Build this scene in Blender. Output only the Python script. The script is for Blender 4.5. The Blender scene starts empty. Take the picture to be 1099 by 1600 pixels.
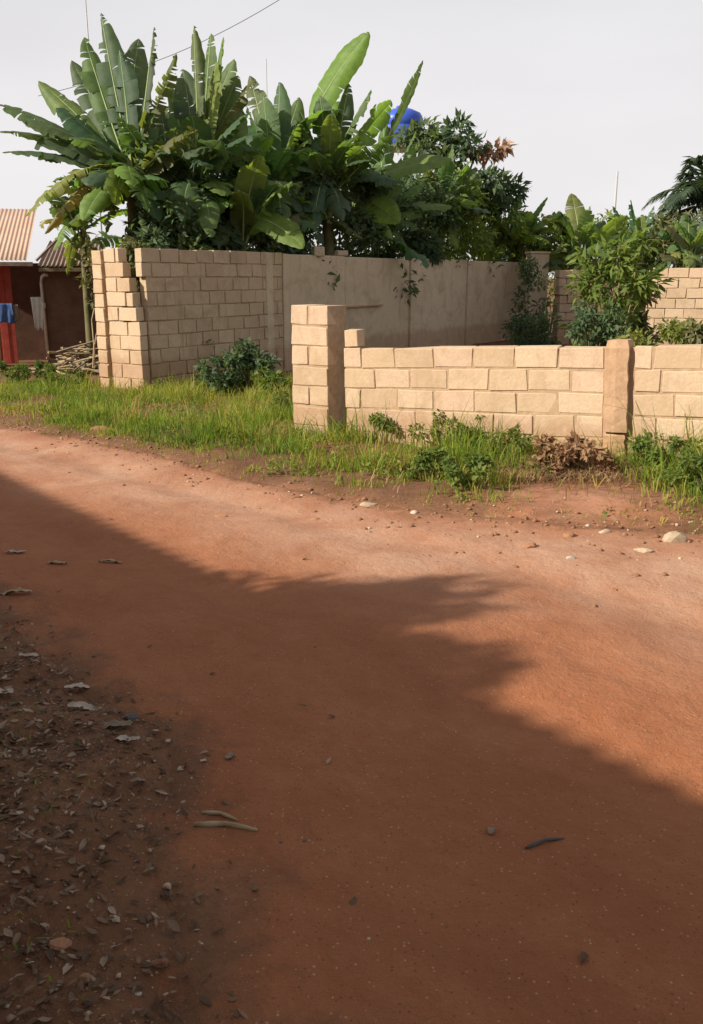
import bpy, bmesh, math, random
import numpy as np
from mathutils import Vector, Matrix

R = math.radians
random.seed(7)
S = bpy.context.scene

# ------------------------------------------------------------------ camera
FPX, CX, CY, CAMZ, PITCH = 1380.0, 549.5, 800.0, 1.70, R(15.0)   # lens in photo pixels
cam_d = bpy.data.cameras.new('camera')
cam = bpy.data.objects.new('camera', cam_d)
S.collection.objects.link(cam)
cam_d.sensor_fit = 'VERTICAL'
cam_d.sensor_height = 24.0
cam_d.sensor_width = 24.0
cam_d.lens = 24.0 * FPX / 1600.0
cam_d.clip_start = 0.05
cam_d.clip_end = 3000
cam.location = (0, 0, CAMZ)
cam.rotation_euler = (R(90) - PITCH, 0, 0)
S.camera = cam

# ------------------------------------------------------------------ light
SUN_XY = Vector((-0.93, -0.37)).normalized()     # horizontal direction towards the sun
SUN_EL = R(31)
to_sun = Vector((SUN_XY.x * math.cos(SUN_EL), SUN_XY.y * math.cos(SUN_EL), math.sin(SUN_EL)))
W = bpy.data.worlds.new('World')
S.world = W
W.use_nodes = True
wn = W.node_tree.nodes
wl = W.node_tree.links
wn.clear()
wo = wn.new('ShaderNodeOutputWorld')
bg = wn.new('ShaderNodeBackground')
sky = wn.new('ShaderNodeTexSky')
sky.sky_type = 'NISHITA'
sky.sun_disc = False
sky.sun_elevation = SUN_EL
sky.sun_rotation = math.atan2(SUN_XY.x, SUN_XY.y)
sky.air_density = 1.0
sky.dust_density = 1.0
sky.ozone_density = 1.0
# tropical dust haze: a pale veil whose depth follows the air mass, 1 - exp(-tau / sin(elevation))
tc = wn.new('ShaderNodeTexCoord')
sp = wn.new('ShaderNodeSeparateXYZ'); wl.new(tc.outputs['Generated'], sp.inputs[0])


def wmath(op, a, b):
    n = wn.new('ShaderNodeMath'); n.operation = op
    for i, v in ((0, a), (1, b)):
        if isinstance(v, (int, float)): n.inputs[i].default_value = v
        else: wl.new(v, n.inputs[i])
    return n.outputs[0]


am = wmath('DIVIDE', -0.50, wmath('MAXIMUM', wmath('ABSOLUTE', sp.outputs[2], 0.0), 0.03))
veil_f = wmath('SUBTRACT', 1.0, wmath('POWER', 2.71828, am))
veil = wn.new('ShaderNodeMix')
veil.data_type = 'RGBA'
veil.inputs[7].default_value = (5.0, 4.86, 4.95, 1)
wl.new(veil_f, veil.inputs[0])
dusty = wn.new('ShaderNodeMix'); dusty.data_type = 'RGBA'; dusty.blend_type = 'MULTIPLY'    # dust takes the blue out
dusty.inputs[0].default_value = 1.0
dusty.inputs[7].default_value = (1.0, 0.82, 0.62, 1)
wl.new(sky.outputs[0], dusty.inputs[6])
wl.new(dusty.outputs[2], veil.inputs[6])
cn = wn.new('ShaderNodeTexNoise'); cn.inputs['Scale'].default_value = 2.2; cn.inputs['Detail'].default_value = 4
cmap = wn.new('ShaderNodeMapping'); cmap.inputs['Scale'].default_value = (1, 1, 3.5)
wl.new(tc.outputs['Generated'], cmap.inputs['Vector']); wl.new(cmap.outputs[0], cn.inputs['Vector'])
cm = wn.new('ShaderNodeMapRange'); wl.new(cn.outputs[0], cm.inputs[0])
cm.inputs[1].default_value = .3; cm.inputs[2].default_value = .7; cm.inputs[3].default_value = .95; cm.inputs[4].default_value = 1.06
cv = wn.new('ShaderNodeVectorMath'); cv.operation = 'SCALE'
wl.new(veil.outputs[2], cv.inputs[0]); wl.new(cm.outputs[0], cv.inputs['Scale'])
wl.new(cv.outputs[0], bg.inputs[0])
bg.inputs[1].default_value = 0.115
wl.new(bg.outputs[0], wo.inputs[0])

sun_d = bpy.data.lights.new('sun', 'SUN')
sun_d.energy = 5.0
sun_d.angle = R(0.9)
sun_d.color = (1.0, 0.93, 0.78)
sun = bpy.data.objects.new('sun', sun_d)
S.collection.objects.link(sun)
sun.rotation_euler = to_sun.to_track_quat('Z', 'Y').to_euler()
sun.location = (-20, -8, 14)

S.view_settings.view_transform = 'Standard'
S.view_settings.look = 'None'
S.view_settings.exposure = 0.57
S.view_settings.gamma = 1.0
S.view_settings.use_curve_mapping = False
S.render.engine = 'CYCLES'
S.cycles.max_bounces = 6
S.cycles.transparent_max_bounces = 6

# ------------------------------------------------------------------ helpers
COL = S.collection


def vnoise(x, y, seed=0):
    x = np.asarray(x, float); y = np.asarray(y, float)
    xi = np.floor(x).astype(np.int64); yi = np.floor(y).astype(np.int64)
    xf = x - xi; yf = y - yi
    xf = xf * xf * (3 - 2 * xf); yf = yf * yf * (3 - 2 * yf)

    def h(a, b):
        n = (a * 374761393 + b * 668265263 + seed * 1442695041) & 0x7fffffff
        n = ((n ^ (n >> 13)) * 1274126177) & 0x7fffffff
        n = n ^ (n >> 16)
        return (n & 0xffff) / 65535.0 * 2 - 1
    a = h(xi, yi); b = h(xi + 1, yi); c = h(xi, yi + 1); d = h(xi + 1, yi + 1)
    return (a * (1 - xf) + b * xf) * (1 - yf) + (c * (1 - xf) + d * xf) * yf


def fbm(x, y, scale, octs=4, seed=0):
    v = 0; amp = 1.0; f = 1.0 / scale
    for o in range(octs):
        v = v + amp * vnoise(np.asarray(x) * f + 17.3 * o, np.asarray(y) * f - 9.1 * o, seed + o)
        amp *= 0.5; f *= 2.03
    return v


def sstep(a, b, x):
    t = np.clip((np.asarray(x, float) - a) / (b - a), 0, 1)
    return t * t * (3 - 2 * t)


EDGE_X = [-60, -12, -4.6, 0.43, 2.4, 8, 60]
EDGE_Y = [69, 19.2, 11.55, 6.40, 5.75, 4.9, 0]
LEFT_Y = [-30, 1.0, 1.9, 3.04, 4.38, 7.4, 14, 80]
LEFT_X = [3, 0.02, -0.36, -0.78, -1.86, -4.4, -10, -66]


def verge_d(x, y):       # > 0 on the far verge
    return (y - np.interp(x, EDGE_X, EDGE_Y)) * 0.72 + 0.16 * fbm(x, y, 0.9, 4, 5)


def near_d(x, y):        # > 0 on the near rubbish strip
    return (np.interp(y, LEFT_Y, LEFT_X) - x) * 0.85 + 0.13 * fbm(x, y, 0.6, 4, 9)


def ground_z(x, y):
    x = np.asarray(x, float); y = np.asarray(y, float)
    s = -0.69 * x + 0.72 * y
    z = -0.022 * np.clip(s - 3, 0, 14)
    dv = verge_d(x, y); dn = near_d(x, y)
    near = np.exp(-((x / 14.0) ** 4 + ((y - 6) / 14.0) ** 4))
    z = z + near * 0.022 * sstep(-0.1, 0.5, dv) + near * sstep(-0.05, 0.3, dv) * (0.030 * fbm(x, y, 0.55, 4, 21))
    z = z + near * sstep(-0.1, 0.35, dn) * (0.02 + 0.045 * fbm(x, y, 0.35, 5, 33))
    z = z + near * 0.018 * fbm(x, y, 2.2, 3, 40) + near * 0.007 * fbm(x, y, 0.22, 3, 44)
    # soft wheel ruts running along the road
    u = 0.72 * x + 0.69 * y
    z = z - near * 0.030 * (np.exp(-((u - 2.55 + 0.12 * fbm(s, s * 0, 2.5, 2, 3)) / 0.20) ** 2) + np.exp(-((u - 4.05 + 0.12 * fbm(s, s * 0, 2.5, 2, 8)) / 0.22) ** 2))
    return z


def gz(x, y):
    return float(ground_z(np.array([x]), np.array([y]))[0])


CP, SP = math.cos(PITCH), math.sin(PITCH)


def at(px, py, t):       # world point seen at a photo pixel at depth t
    xc = (px - CX) / FPX; yc = (CY - py) / FPX
    return Vector((t * xc, t * (CP + yc * SP), CAMZ + t * (-SP + yc * CP)))


def on_ground(px, py, lift=0.0):
    yc = (CY - py) / FPX
    k = -SP + yc * CP
    t = CAMZ / -k
    for _ in range(8):
        p = at(px, py, t)
        t = (CAMZ - gz(p.x, p.y)) / -k
    p = at(px, py, t)
    p.z = gz(p.x, p.y) + lift
    return p


def mesh_obj(name, verts, faces, mat, parent=None, smooth=False, mats=None, midx=None, uv=None):
    me = bpy.data.meshes.new(name)
    me.from_pydata([tuple(v) for v in verts], [], faces)
    if mats:
        for m in mats: me.materials.append(m)
        if midx is not None: me.polygons.foreach_set('material_index', midx)
    elif mat: me.materials.append(mat)
    if smooth: me.polygons.foreach_set('use_smooth', [True] * len(me.polygons))
    if uv is not None:
        l = me.uv_layers.new(name='UVMap')
        vi = np.empty(len(me.loops), np.int32); me.loops.foreach_get('vertex_index', vi)
        l.data.foreach_set('uv', np.asarray(uv, np.float32)[vi].ravel())
    me.update()
    o = bpy.data.objects.new(name, me)
    COL.objects.link(o)
    if parent: o.parent = parent
    return o


def np_mesh(name, V, F, mat, parent=None, smooth=False, attr=None, k=3):
    """V n x 3, F m x k (numpy)"""
    me = bpy.data.meshes.new(name)
    n, m = len(V), len(F)
    me.vertices.add(n); me.vertices.foreach_set('co', np.asarray(V, np.float32).ravel())
    me.loops.add(m * k); me.loops.foreach_set('vertex_index', np.asarray(F, np.int32).ravel())
    me.polygons.add(m)
    me.polygons.foreach_set('loop_start', np.arange(0, m * k, k, dtype=np.int32))
    me.polygons.foreach_set('loop_total', np.full(m, k, np.int32))
    if smooth: me.polygons.foreach_set('use_smooth', np.ones(m, bool))
    if attr is not None:
        for nm, vals in attr.items():
            a = me.attributes.new(nm, 'FLOAT', 'POINT'); a.data.foreach_set('value', np.asarray(vals, np.float32))
    me.materials.append(mat)
    me.update(calc_edges=True); me.validate()
    o = bpy.data.objects.new(name, me)
    COL.objects.link(o)
    if parent: o.parent = parent
    return o


def tag(o, label=None, cat=None, group=None, kind=None):
    if label: o['label'] = label
    if cat: o['category'] = cat
    if group: o['group'] = group
    if kind: o['kind'] = kind
    return o


def empty(name, loc=(0, 0, 0), label=None, cat=None, group=None, mat=None):
    o = bpy.data.objects.new(name, None)
    o.empty_display_size = 0.2
    if mat is not None: o.matrix_world = mat
    else: o.location = loc
    COL.objects.link(o)
    return tag(o, label, cat, group)


def box_data(sx, sy, sz, bev=0.0, jit=0.0, seed=0, seg=1):
    """box with x,y,z from 0..s centred in y; bevelled and slightly knocked about"""
    bm = bmesh.new()
    bmesh.ops.create_cube(bm, size=1.0)
    for v in bm.verts:
        v.co = Vector(((v.co.x + .5) * sx, v.co.y * sy, (v.co.z + .5) * sz))
    rn = random.Random(seed)
    if jit:
        for v in bm.verts: v.co += Vector((rn.uniform(-jit, jit), rn.uniform(-jit, jit) * .6, rn.uniform(-jit, jit)))
    if bev: bmesh.ops.bevel(bm, geom=list(bm.edges), offset=bev, segments=seg, affect='EDGES', profile=.6)
    me = bpy.data.meshes.new('box')
    bm.to_mesh(me); bm.free()
    return me


def link_me(name, me, parent=None, mat=None, loc=None, rot=None, scale=None):
    o = bpy.data.objects.new(name, me)
    if mat and not me.materials: me.materials.append(mat)
    COL.objects.link(o)
    if parent: o.parent = parent
    if loc is not None: o.location = loc
    if rot is not None: o.rotation_euler = rot
    if scale is not None: o.scale = scale
    return o


def tube_data(pts, radii, n=8, caps=True):
    V, F = [], []
    pts = [Vector(p) for p in pts]
    ref = Vector((0.31, 0.17, 0.93))
    for i, p in enumerate(pts):
        a = pts[max(i - 1, 0)]; b = pts[min(i + 1, len(pts) - 1)]
        t = (b - a).normalized()
        s = t.cross(ref)
        if s.length < .05: s = t.cross(Vector((1, 0, 0)))
        s.normalize(); u = s.cross(t)
        for k in range(n):
            an = 2 * math.pi * k / n
            V.append(p + (s * math.cos(an) + u * math.sin(an)) * radii[i])
    for i in range(len(pts) - 1):
        for k in range(n):
            k2 = (k + 1) % n
            F.append((i * n + k, i * n + k2, (i + 1) * n + k2, (i + 1) * n + k))
    if caps:
        F.append(tuple(range(n))[::-1]); F.append(tuple(range((len(pts) - 1) * n, len(pts) * n)))
    return V, F


# ------------------------------------------------------------------ materials
def new_mat(name):
    m = bpy.data.materials.new(name)
    m.use_nodes = True
    nt = m.node_tree
    b = nt.nodes['Principled BSDF']
    return m, nt, b


def nnode(nt, typ, **kw):
    n = nt.nodes.new(typ)
    for k, v in kw.items(): setattr(n, k, v)
    return n


def ramp(nt, stops, fac):
    r = nnode(nt, 'ShaderNodeValToRGB')
    el = r.color_ramp.elements
    while len(el) > 1: el.remove(el[-1])
    el[0].position = stops[0][0]; el[0].color = (*stops[0][1], 1)
    for p, c in stops[1:]:
        e = el.new(p); e.color = (*c, 1)
    nt.links.new(fac, r.inputs[0])
    return r.outputs[0]


def noise(nt, scale, detail=5, rough=.6, vec=None, dist=0.0):
    n = nnode(nt, 'ShaderNodeTexNoise')
    n.inputs['Scale'].default_value = scale
    n.inputs['Detail'].default_value = detail
    n.inputs['Roughness'].default_value = rough
    n.inputs['Distortion'].default_value = dist
    if vec is not None: nt.links.new(vec, n.inputs['Vector'])
    return n.outputs[0]


def mixc(nt, fac, a, b, mode='MIX'):
    m = nnode(nt, 'ShaderNodeMix', data_type='RGBA', blend_type=mode)
    if isinstance(fac, (int, float)): m.inputs[0].default_value = fac
    else: nt.links.new(fac, m.inputs[0])
    for i, c in ((6, a), (7, b)):
        if isinstance(c, tuple): m.inputs[i].default_value = (*c, 1)
        else: nt.links.new(c, m.inputs[i])
    return m.outputs[2]


def bump(nt, b, h, strength=.4, dist=.01, prev=None):
    n = nnode(nt, 'ShaderNodeBump')
    n.inputs['Strength'].default_value = strength
    n.inputs['Distance'].default_value = dist
    nt.links.new(h, n.inputs['Height'])
    if prev is not None: nt.links.new(prev, n.inputs['Normal'])
    nt.links.new(n.outputs[0], b.inputs['Normal'])
    return n.outputs[0]


def obj_coord(nt):
    return nnode(nt, 'ShaderNodeTexCoord').outputs['Object']


def world_coord(nt):
    return nnode(nt, 'ShaderNodeNewGeometry').outputs['Position']


def simple(name, c1, c2, scale=6, rough=.85, bumpst=.3, bdist=.01, randv=0.0, detail=6):
    m, nt, b = new_mat(name)
    co = world_coord(nt)
    n = noise(nt, scale, detail, .65, co)
    col = ramp(nt, [(.3, c1), (.7, c2)], n)
    if randv:
        oi = nnode(nt, 'ShaderNodeObjectInfo')
        mr = nnode(nt, 'ShaderNodeMapRange'); nt.links.new(oi.outputs['Random'], mr.inputs[0])
        mr.inputs[3].default_value = 1 - randv; mr.inputs[4].default_value = 1 + randv
        vm = nnode(nt, 'ShaderNodeVectorMath', operation='SCALE')
        nt.links.new(col, vm.inputs[0]); nt.links.new(mr.outputs[0], vm.inputs['Scale'])
        col = vm.outputs[0]
    nt.links.new(col, b.inputs['Base Color'])
    b.inputs['Roughness'].default_value = rough
    b.inputs['Specular IOR Level'].default_value = .25
    if bumpst: bump(nt, b, noise(nt, scale * 5, 6, .7, co), bumpst, bdist)
    return m


def soil_cols(nt, co, lo, mid, hi, speck):
    n1 = noise(nt, .9, 6, .6, co, .4)
    n2 = noise(nt, 9, 6, .7, co)
    n3 = noise(nt, 60, 4, .7, co)
    col = ramp(nt, [(.30, lo), (.52, mid), (.74, hi)], n1)
    col = mixc(nt, .38, col, ramp(nt, [(.3, lo), (.7, hi)], n2))
    sp = ramp(nt, [(.58, (0, 0, 0)), (.70, (1, 1, 1))], n3)
    sp2 = mixc(nt, 1.0, sp, ramp(nt, [(.42, (0, 0, 0)), (.62, (1, 1, 1))], noise(nt, 2.3, 4, .6, co)), 'MULTIPLY')
    return mixc(nt, sp2, col, speck), n2


def soil_mat(name):
    """packed laterite on the road ('onroad' = 1) grading raggedly into darker loose soil on the verges"""
    m, nt, b = new_mat(name)
    co = world_coord(nt)
    road, n2 = soil_cols(nt, co, (.275, .092, .039), (.33, .122, .054), (.39, .170, .088), (.20, .072, .034))
    verge, _ = soil_cols(nt, co, (.10, .045, .023), (.15, .070, .037), (.23, .12, .066), (.28, .185, .115))
    vor = nnode(nt, 'ShaderNodeTexVoronoi'); vor.inputs['Scale'].default_value = 34
    nt.links.new(co, vor.inputs['Vector'])
    verge = mixc(nt, ramp(nt, [(.14, (.6, .6, .6)), (.24, (0, 0, 0))], vor.outputs['Distance']), verge, (.13, .066, .036))
    at_ = nnode(nt, 'ShaderNodeAttribute', attribute_name='onroad')
    ad = nnode(nt, 'ShaderNodeMath', operation='ADD')
    nt.links.new(at_.outputs['Fac'], ad.inputs[0])
    mr = nnode(nt, 'ShaderNodeMapRange'); nt.links.new(noise(nt, 3.5, 7, .72, co, .5), mr.inputs[0])
    mr.inputs[1].default_value = .25; mr.inputs[2].default_value = .75; mr.inputs[3].default_value = -.42; mr.inputs[4].default_value = .42
    nt.links.new(mr.outputs[0], ad.inputs[1])
    f = ramp(nt, [(.28, (0, 0, 0)), (.72, (1, 1, 1))], ad.outputs[0])
    tm = nnode(nt, 'ShaderNodeMapping'); tm.vector_type = 'TEXTURE'; tm.inputs['Rotation'].default_value = (0, 0, R(-48)); tm.inputs['Scale'].default_value = (2.2, .62, 1)
    nt.links.new(co, tm.inputs['Vector'])
    trk = noise(nt, 1.6, 6, .62, tm.outputs[0], .5)                     # bands polished and darkened by wheels
    road = mixc(nt, ramp(nt, [(.44, (0, 0, 0)), (.66, (.5, .5, .5))], trk), road, (.23, .078, .034))
    du = nnode(nt, 'ShaderNodeAttribute', attribute_name='dust')       # pale dust thrown to the far side by traffic
    dm = nnode(nt, 'ShaderNodeMath', operation='MULTIPLY'); nt.links.new(du.outputs['Fac'], dm.inputs[0])
    nt.links.new(ramp(nt, [(.30, (.25, .25, .25)), (.65, (1, 1, 1))], noise(nt, 1.6, 6, .65, co, .5)), dm.inputs[1])
    road = mixc(nt, dm.outputs[0], road, (.50, .300, .205))
    col = mixc(nt, f, verge, road)
    vg = nnode(nt, 'ShaderNodeTexVoronoi'); vg.inputs['Scale'].default_value = 85
    nt.links.new(co, vg.inputs['Vector'])
    sc_ = nnode(nt, 'ShaderNodeSeparateColor'); nt.links.new(vg.outputs['Color'], sc_.inputs[0])
    grain = ramp(nt, [(.22, (1, 1, 1)), (.38, (0, 0, 0))], vg.outputs['Distance'])
    pick = ramp(nt, [(.72, (0, 0, 0)), (.76, (.75, .75, .75))], sc_.outputs[0])
    col = mixc(nt, mixc(nt, 1.0, grain, pick, 'MULTIPLY'), col, ramp(nt, [(.2, (.12, .055, .03)), (.6, (.30, .15, .08)), (.95, (.48, .33, .22))], sc_.outputs[1]))
    col = mixc(nt, ramp(nt, [(.35, (.35, .35, .35)), (.6, (0, 0, 0))], noise(nt, 260, 3, .7, co)), col, (.16, .06, .028))
    nt.links.new(col, b.inputs['Base Color'])
    b.inputs['Roughness'].default_value = .92
    b.inputs['Specular IOR Level'].default_value = .2
    b1 = bump(nt, b, n2, .5, .04)
    b1 = bump(nt, b, trk, .3, .03, b1)
    b1 = bump(nt, b, grain, .25, .004, b1)
    b2 = bump(nt, b, noise(nt, 38, 6, .75, co), .5, .012, b1)
    bump(nt, b, noise(nt, 190, 3, .7, co), .4, .003, b2)
    return m


def block_mat(name, cols, dirt, randv=.14):
    m, nt, b = new_mat(name)
    co = world_coord(nt)
    oi = nnode(nt, 'ShaderNodeObjectInfo')
    n1 = noise(nt, 3.2, 6, .65, co)
    base = ramp(nt, [(.25, cols[0]), (.5, cols[1]), (.78, cols[2])], n1)
    tint = ramp(nt, [(0, cols[0]), (.35, cols[1]), (.7, cols[2]), (1, cols[3])], oi.outputs['Random'])
    col = mixc(nt, .72, base, tint)
    fine = noise(nt, 42, 5, .7, co)
    col = mixc(nt, ramp(nt, [(.42, (0, 0, 0)), (.75, (.55, .55, .55))], fine), col, dirt)
    stain = ramp(nt, [(.48, (0, 0, 0)), (.70, (.75, .75, .75))], noise(nt, 1.7, 8, .72, co, .8))
    col = mixc(nt, stain, col, dirt)
    streak = nnode(nt, 'ShaderNodeMapping'); streak.inputs['Scale'].default_value = (7, 7, .9)      # rain streaks
    nt.links.new(co, streak.inputs['Vector'])
    col = mixc(nt, ramp(nt, [(.56, (0, 0, 0)), (.72, (.55, .55, .55))], noise(nt, 1.0, 5, .6, streak.outputs[0])), col, dirt)
    sz_ = nnode(nt, 'ShaderNodeSeparateXYZ'); nt.links.new(co, sz_.inputs[0])
    ma_ = nnode(nt, 'ShaderNodeMath', operation='MULTIPLY_ADD'); nt.links.new(noise(nt, 3.0, 5, .7, co), ma_.inputs[0])
    ma_.inputs[1].default_value = -.42; nt.links.new(sz_.outputs[2], ma_.inputs[2])
    col = mixc(nt, ramp(nt, [(0, (.45, .45, .45)), (.14, (0, 0, 0))], ma_.outputs[0]), col, (.30, .155, .085))   # red soil splashed up by rain
    pale = ramp(nt, [(.58, (0, 0, 0)), (.70, (.6, .6, .6))], noise(nt, 4.4, 6, .7, co, .4))
    col = mixc(nt, pale, col, cols[2])
    nt.links.new(col, b.inputs['Base Color'])
    b.inputs['Roughness'].default_value = .93
    b.inputs['Specular IOR Level'].default_value = .15
    b1 = bump(nt, b, noise(nt, 22, 5, .7, co), .5, .012)
    bump(nt, b, noise(nt, 130, 3, .7, co), .45, .004, b1)
    return m


def leaf_mat(name, trans=.35, veins=True, gloss=.42):
    """blade colour comes from the leaf object's own colour"""
    m, nt, b = new_mat(name)
    oi = nnode(nt, 'ShaderNodeObjectInfo')
    co = world_coord(nt)
    n = noise(nt, 5, 4, .6, co)
    dark = mixc(nt, 1.0, oi.outputs['Color'], (.72, .76, .66), 'MULTIPLY')
    light = mixc(nt, 1.0, oi.outputs['Color'], (1.25, 1.2, 1.1), 'MULTIPLY')
    col = mixc(nt, ramp(nt, [(.3, (0, 0, 0)), (.7, (1, 1, 1))], n), dark, light)
    if veins:
        uv = nnode(nt, 'ShaderNodeTexCoord').outputs['UV']
        wv = nnode(nt, 'ShaderNodeTexWave', wave_type='BANDS', bands_direction='X')
        wv.inputs['Scale'].default_value = 11; wv.inputs['Distortion'].default_value = 1.5
        nt.links.new(uv, wv.inputs['Vector'])
        col = mixc(nt, .12, col, mixc(nt, wv.outputs['Fac'], dark, light))
        # browned edge
        sx = nnode(nt, 'ShaderNodeSeparateXYZ'); nt.links.new(uv, sx.inputs[0])
        ab = nnode(nt, 'ShaderNodeMath', operation='ABSOLUTE'); nt.links.new(sx.outputs[1], ab.inputs[0])
        ad = nnode(nt, 'ShaderNodeMath', operation='MULTIPLY_ADD'); nt.links.new(noise(nt, 9, 3, .6, co), ad.inputs[0])
        ad.inputs[1].default_value = .5; nt.links.new(ab.outputs[0], ad.inputs[2])
        ef = ramp(nt, [(1.18, (0, 0, 0)), (1.3, (.8, .8, .8))], ad.outputs[0])
        col = mixc(nt, ef, col, (.16, .11, .05))
        bump(nt, b, wv.outputs['Fac'], .25, .01)
    nt.links.new(col, b.inputs['Base Color'])
    b.inputs['Roughness'].default_value = gloss
    b.inputs['Specular IOR Level'].default_value = .4
    tr = nnode(nt, 'ShaderNodeBsdfTranslucent')
    nt.links.new(mixc(nt, 1.0, col, (1.5, 1.6, .6), 'MULTIPLY'), tr.inputs[0])
    mx = nnode(nt, 'ShaderNodeMixShader'); mx.inputs[0].default_value = trans
    out = nt.nodes['Material Output']
    nt.links.new(b.outputs[0], mx.inputs[1]); nt.links.new(tr.outputs[0], mx.inputs[2])
    nt.links.new(mx.outputs[0], out.inputs[0])
    return m


def foliage_mat(name, stops, trans=.3, rough=.6):
    """colour by a random value stored per leaf or blade ('var')"""
    m, nt, b = new_mat(name)
    at_ = nnode(nt, 'ShaderNodeAttribute', attribute_name='var')
    col = ramp(nt, stops, at_.outputs['Fac'])
    nt.links.new(col, b.inputs['Base Color'])
    b.inputs['Roughness'].default_value = rough
    b.inputs['Specular IOR Level'].default_value = .25
    tr = nnode(nt, 'ShaderNodeBsdfTranslucent')
    nt.links.new(mixc(nt, 1.0, col, (1.4, 1.4, .7), 'MULTIPLY'), tr.inputs[0])
    mx = nnode(nt, 'ShaderNodeMixShader'); mx.inputs[0].default_value = trans
    nt.links.new(b.outputs[0], mx.inputs[1]); nt.links.new(tr.outputs[0], mx.inputs[2])
    nt.links.new(mx.outputs[0], nt.nodes['Material Output'].inputs[0])
    return m


def corrugated_mat(name, c_metal, c_rust, lo=.4, hi=.62):
    m, nt, b = new_mat(name)
    co = world_coord(nt)
    n = noise(nt, 1.6, 7, .68, co, .5)
    col = mixc(nt, ramp(nt, [(lo, (0, 0, 0)), (hi, (1, 1, 1))], n), c_metal, c_rust)
    col = mixc(nt, .3, col, ramp(nt, [(.3, c_rust), (.7, c_metal)], noise(nt, 14, 5, .7, co)))
    nt.links.new(col, b.inputs['Base Color'])
    b.inputs['Roughness'].default_value = .7
    b.inputs['Specular IOR Level'].default_value = .3
    bump(nt, b, noise(nt, 40, 4, .7, co), .2, .004)
    return m


M = {}
M['soil'] = soil_mat('laterite_soil')
M['block'] = block_mat('sandcrete_block', [(.45, .315, .205), (.51, .37, .25), (.56, .42, .295), (.56, .385, .29)], (.36, .245, .155))
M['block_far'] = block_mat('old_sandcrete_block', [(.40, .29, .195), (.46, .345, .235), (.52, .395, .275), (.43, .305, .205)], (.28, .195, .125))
M['mortar'] = simple('mortar', (.31, .205, .125), (.45, .315, .205), 14, .95, .5)
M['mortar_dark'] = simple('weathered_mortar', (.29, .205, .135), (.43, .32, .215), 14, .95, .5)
M['plaster'] = block_mat('weathered_cement_render', [(.48, .375, .265), (.54, .43, .31), (.58, .47, .345), (.51, .395, .28)], (.33, .24, .16))
M['concrete'] = block_mat('rough_concrete', [(.40, .25, .15), (.46, .30, .18), (.51, .345, .21), (.45, .28, .18)], (.28, .17, .10))
M['banana'] = leaf_mat('banana_leaf', .48, gloss=.5)
M['palm'] = leaf_mat('palm_frond', .3, veins=False)
M['midrib'] = simple('banana_midrib', (.20, .26, .09), (.30, .36, .15), 8, .5, .1)
M['stem'] = simple('banana_pseudostem', (.07, .075, .03), (.16, .13, .06), 5, .7, .3)
M['bark'] = simple('grey_brown_bark', (.09, .07, .05), (.19, .15, .105), 12, .9, .5)
M['twig'] = simple('dry_twig', (.24, .17, .10), (.42, .32, .20), 16, .9, .3)
M['stone'] = simple('pale_stone', (.34, .25, .17), (.50, .39, .28), 18, .85, .5, .006, .15)
M['rubble'] = foliage_mat('mixed_rubble', [(0, (.07, .045, .03)), (.5, (.16, .10, .065)), (.85, (.28, .20, .14)), (1, (.46, .38, .30))], 0.0, .9)
M['stone_red'] = simple('laterite_clod', (.22, .10, .055), (.36, .19, .11), 18, .95, .6, .008, .2)
M['white_scrap'] = simple('weathered_white_plastic', (.32, .26, .21), (.46, .39, .32), 20, .55, .2)
M['dark_scrap'] = simple('dark_grey_scrap', (.05, .045, .045), (.10, .09, .085), 20, .6, .3)
M['roof_rust'] = corrugated_mat('rusted_roof_sheet', (.52, .39, .31), (.46, .26, .17), .3, .75)
M['roof_old'] = corrugated_mat('old_roof_sheet', (.26, .22, .19), (.20, .10, .065), .35, .6)
M['mud'] = simple('mud_plaster', (.105, .055, .038), (.17, .095, .065), 4, .95, .5)
M['redpaint'] = simple('faded_red_paint', (.30, .050, .038), (.42, .085, .06), 7, .7, .15)
M['redpaint_lit'] = simple('sunlit_red_paint', (.55, .20, .12), (.64, .27, .17), 7, .7, .15)  # lighter red paints sunlight onto the open door leaf
M['timber'] = simple('weathered_timber', (.14, .10, .07), (.27, .21, .155), 12, .9, .4)
M['pvc'] = simple('dirty_white_pvc', (.46, .40, .36), (.60, .54, .49), 10, .45, .05)
M['cloth_white'] = simple('grubby_white_cloth', (.50, .48, .44), (.64, .62, .58), 9, .95, .2)
M['cloth_blue'] = simple('blue_cloth', (.03, .06, .16), (.07, .12, .26), 12, .95, .2)
M['cloth_grey'] = simple('grey_cloth', (.15, .115, .085), (.26, .205, .155), 12, .95, .2)
M['tank'] = simple('blue_polyethylene', (.035, .085, .42), (.05, .11, .50), 2, .35, .02)
M['steel'] = simple('galvanised_steel', (.30, .30, .30), (.42, .42, .42), 20, .5, .1)
M['cable'] = simple('black_cable', (.03, .03, .03), (.06, .06, .06), 20, .6, 0)
M['house_wall'] = simple('cream_render', (.45, .38, .28), (.56, .48, .36), 2, .9, .3)
M['door_wood'] = simple('brown_door_wood', (.12, .06, .03), (.2, .11, .06), 10, .6, .2)
M['glass'] = simple('louvre_glass', (.10, .12, .13), (.15, .17, .18), 2, .15, 0)
M['grass'] = foliage_mat('grass_blades', [(0, (.075, .135, .018)), (.3, (.145, .225, .028)), (.6, (.235, .280, .042)), (.82, (.34, .295, .065)), (1, (.42, .29, .11))], .42, .7)
M['drygrass'] = foliage_mat('dry_grass_blades', [(0, (.16, .085, .045)), (.5, (.27, .16, .085)), (1, (.40, .27, .15))], .25, .8)
M['fol_dark'] = foliage_mat('dark_shrub_leaves', [(0, (.046, .080, .048)), (.6, (.084, .128, .062)), (1, (.15, .195, .078))], .42, .6)
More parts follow.
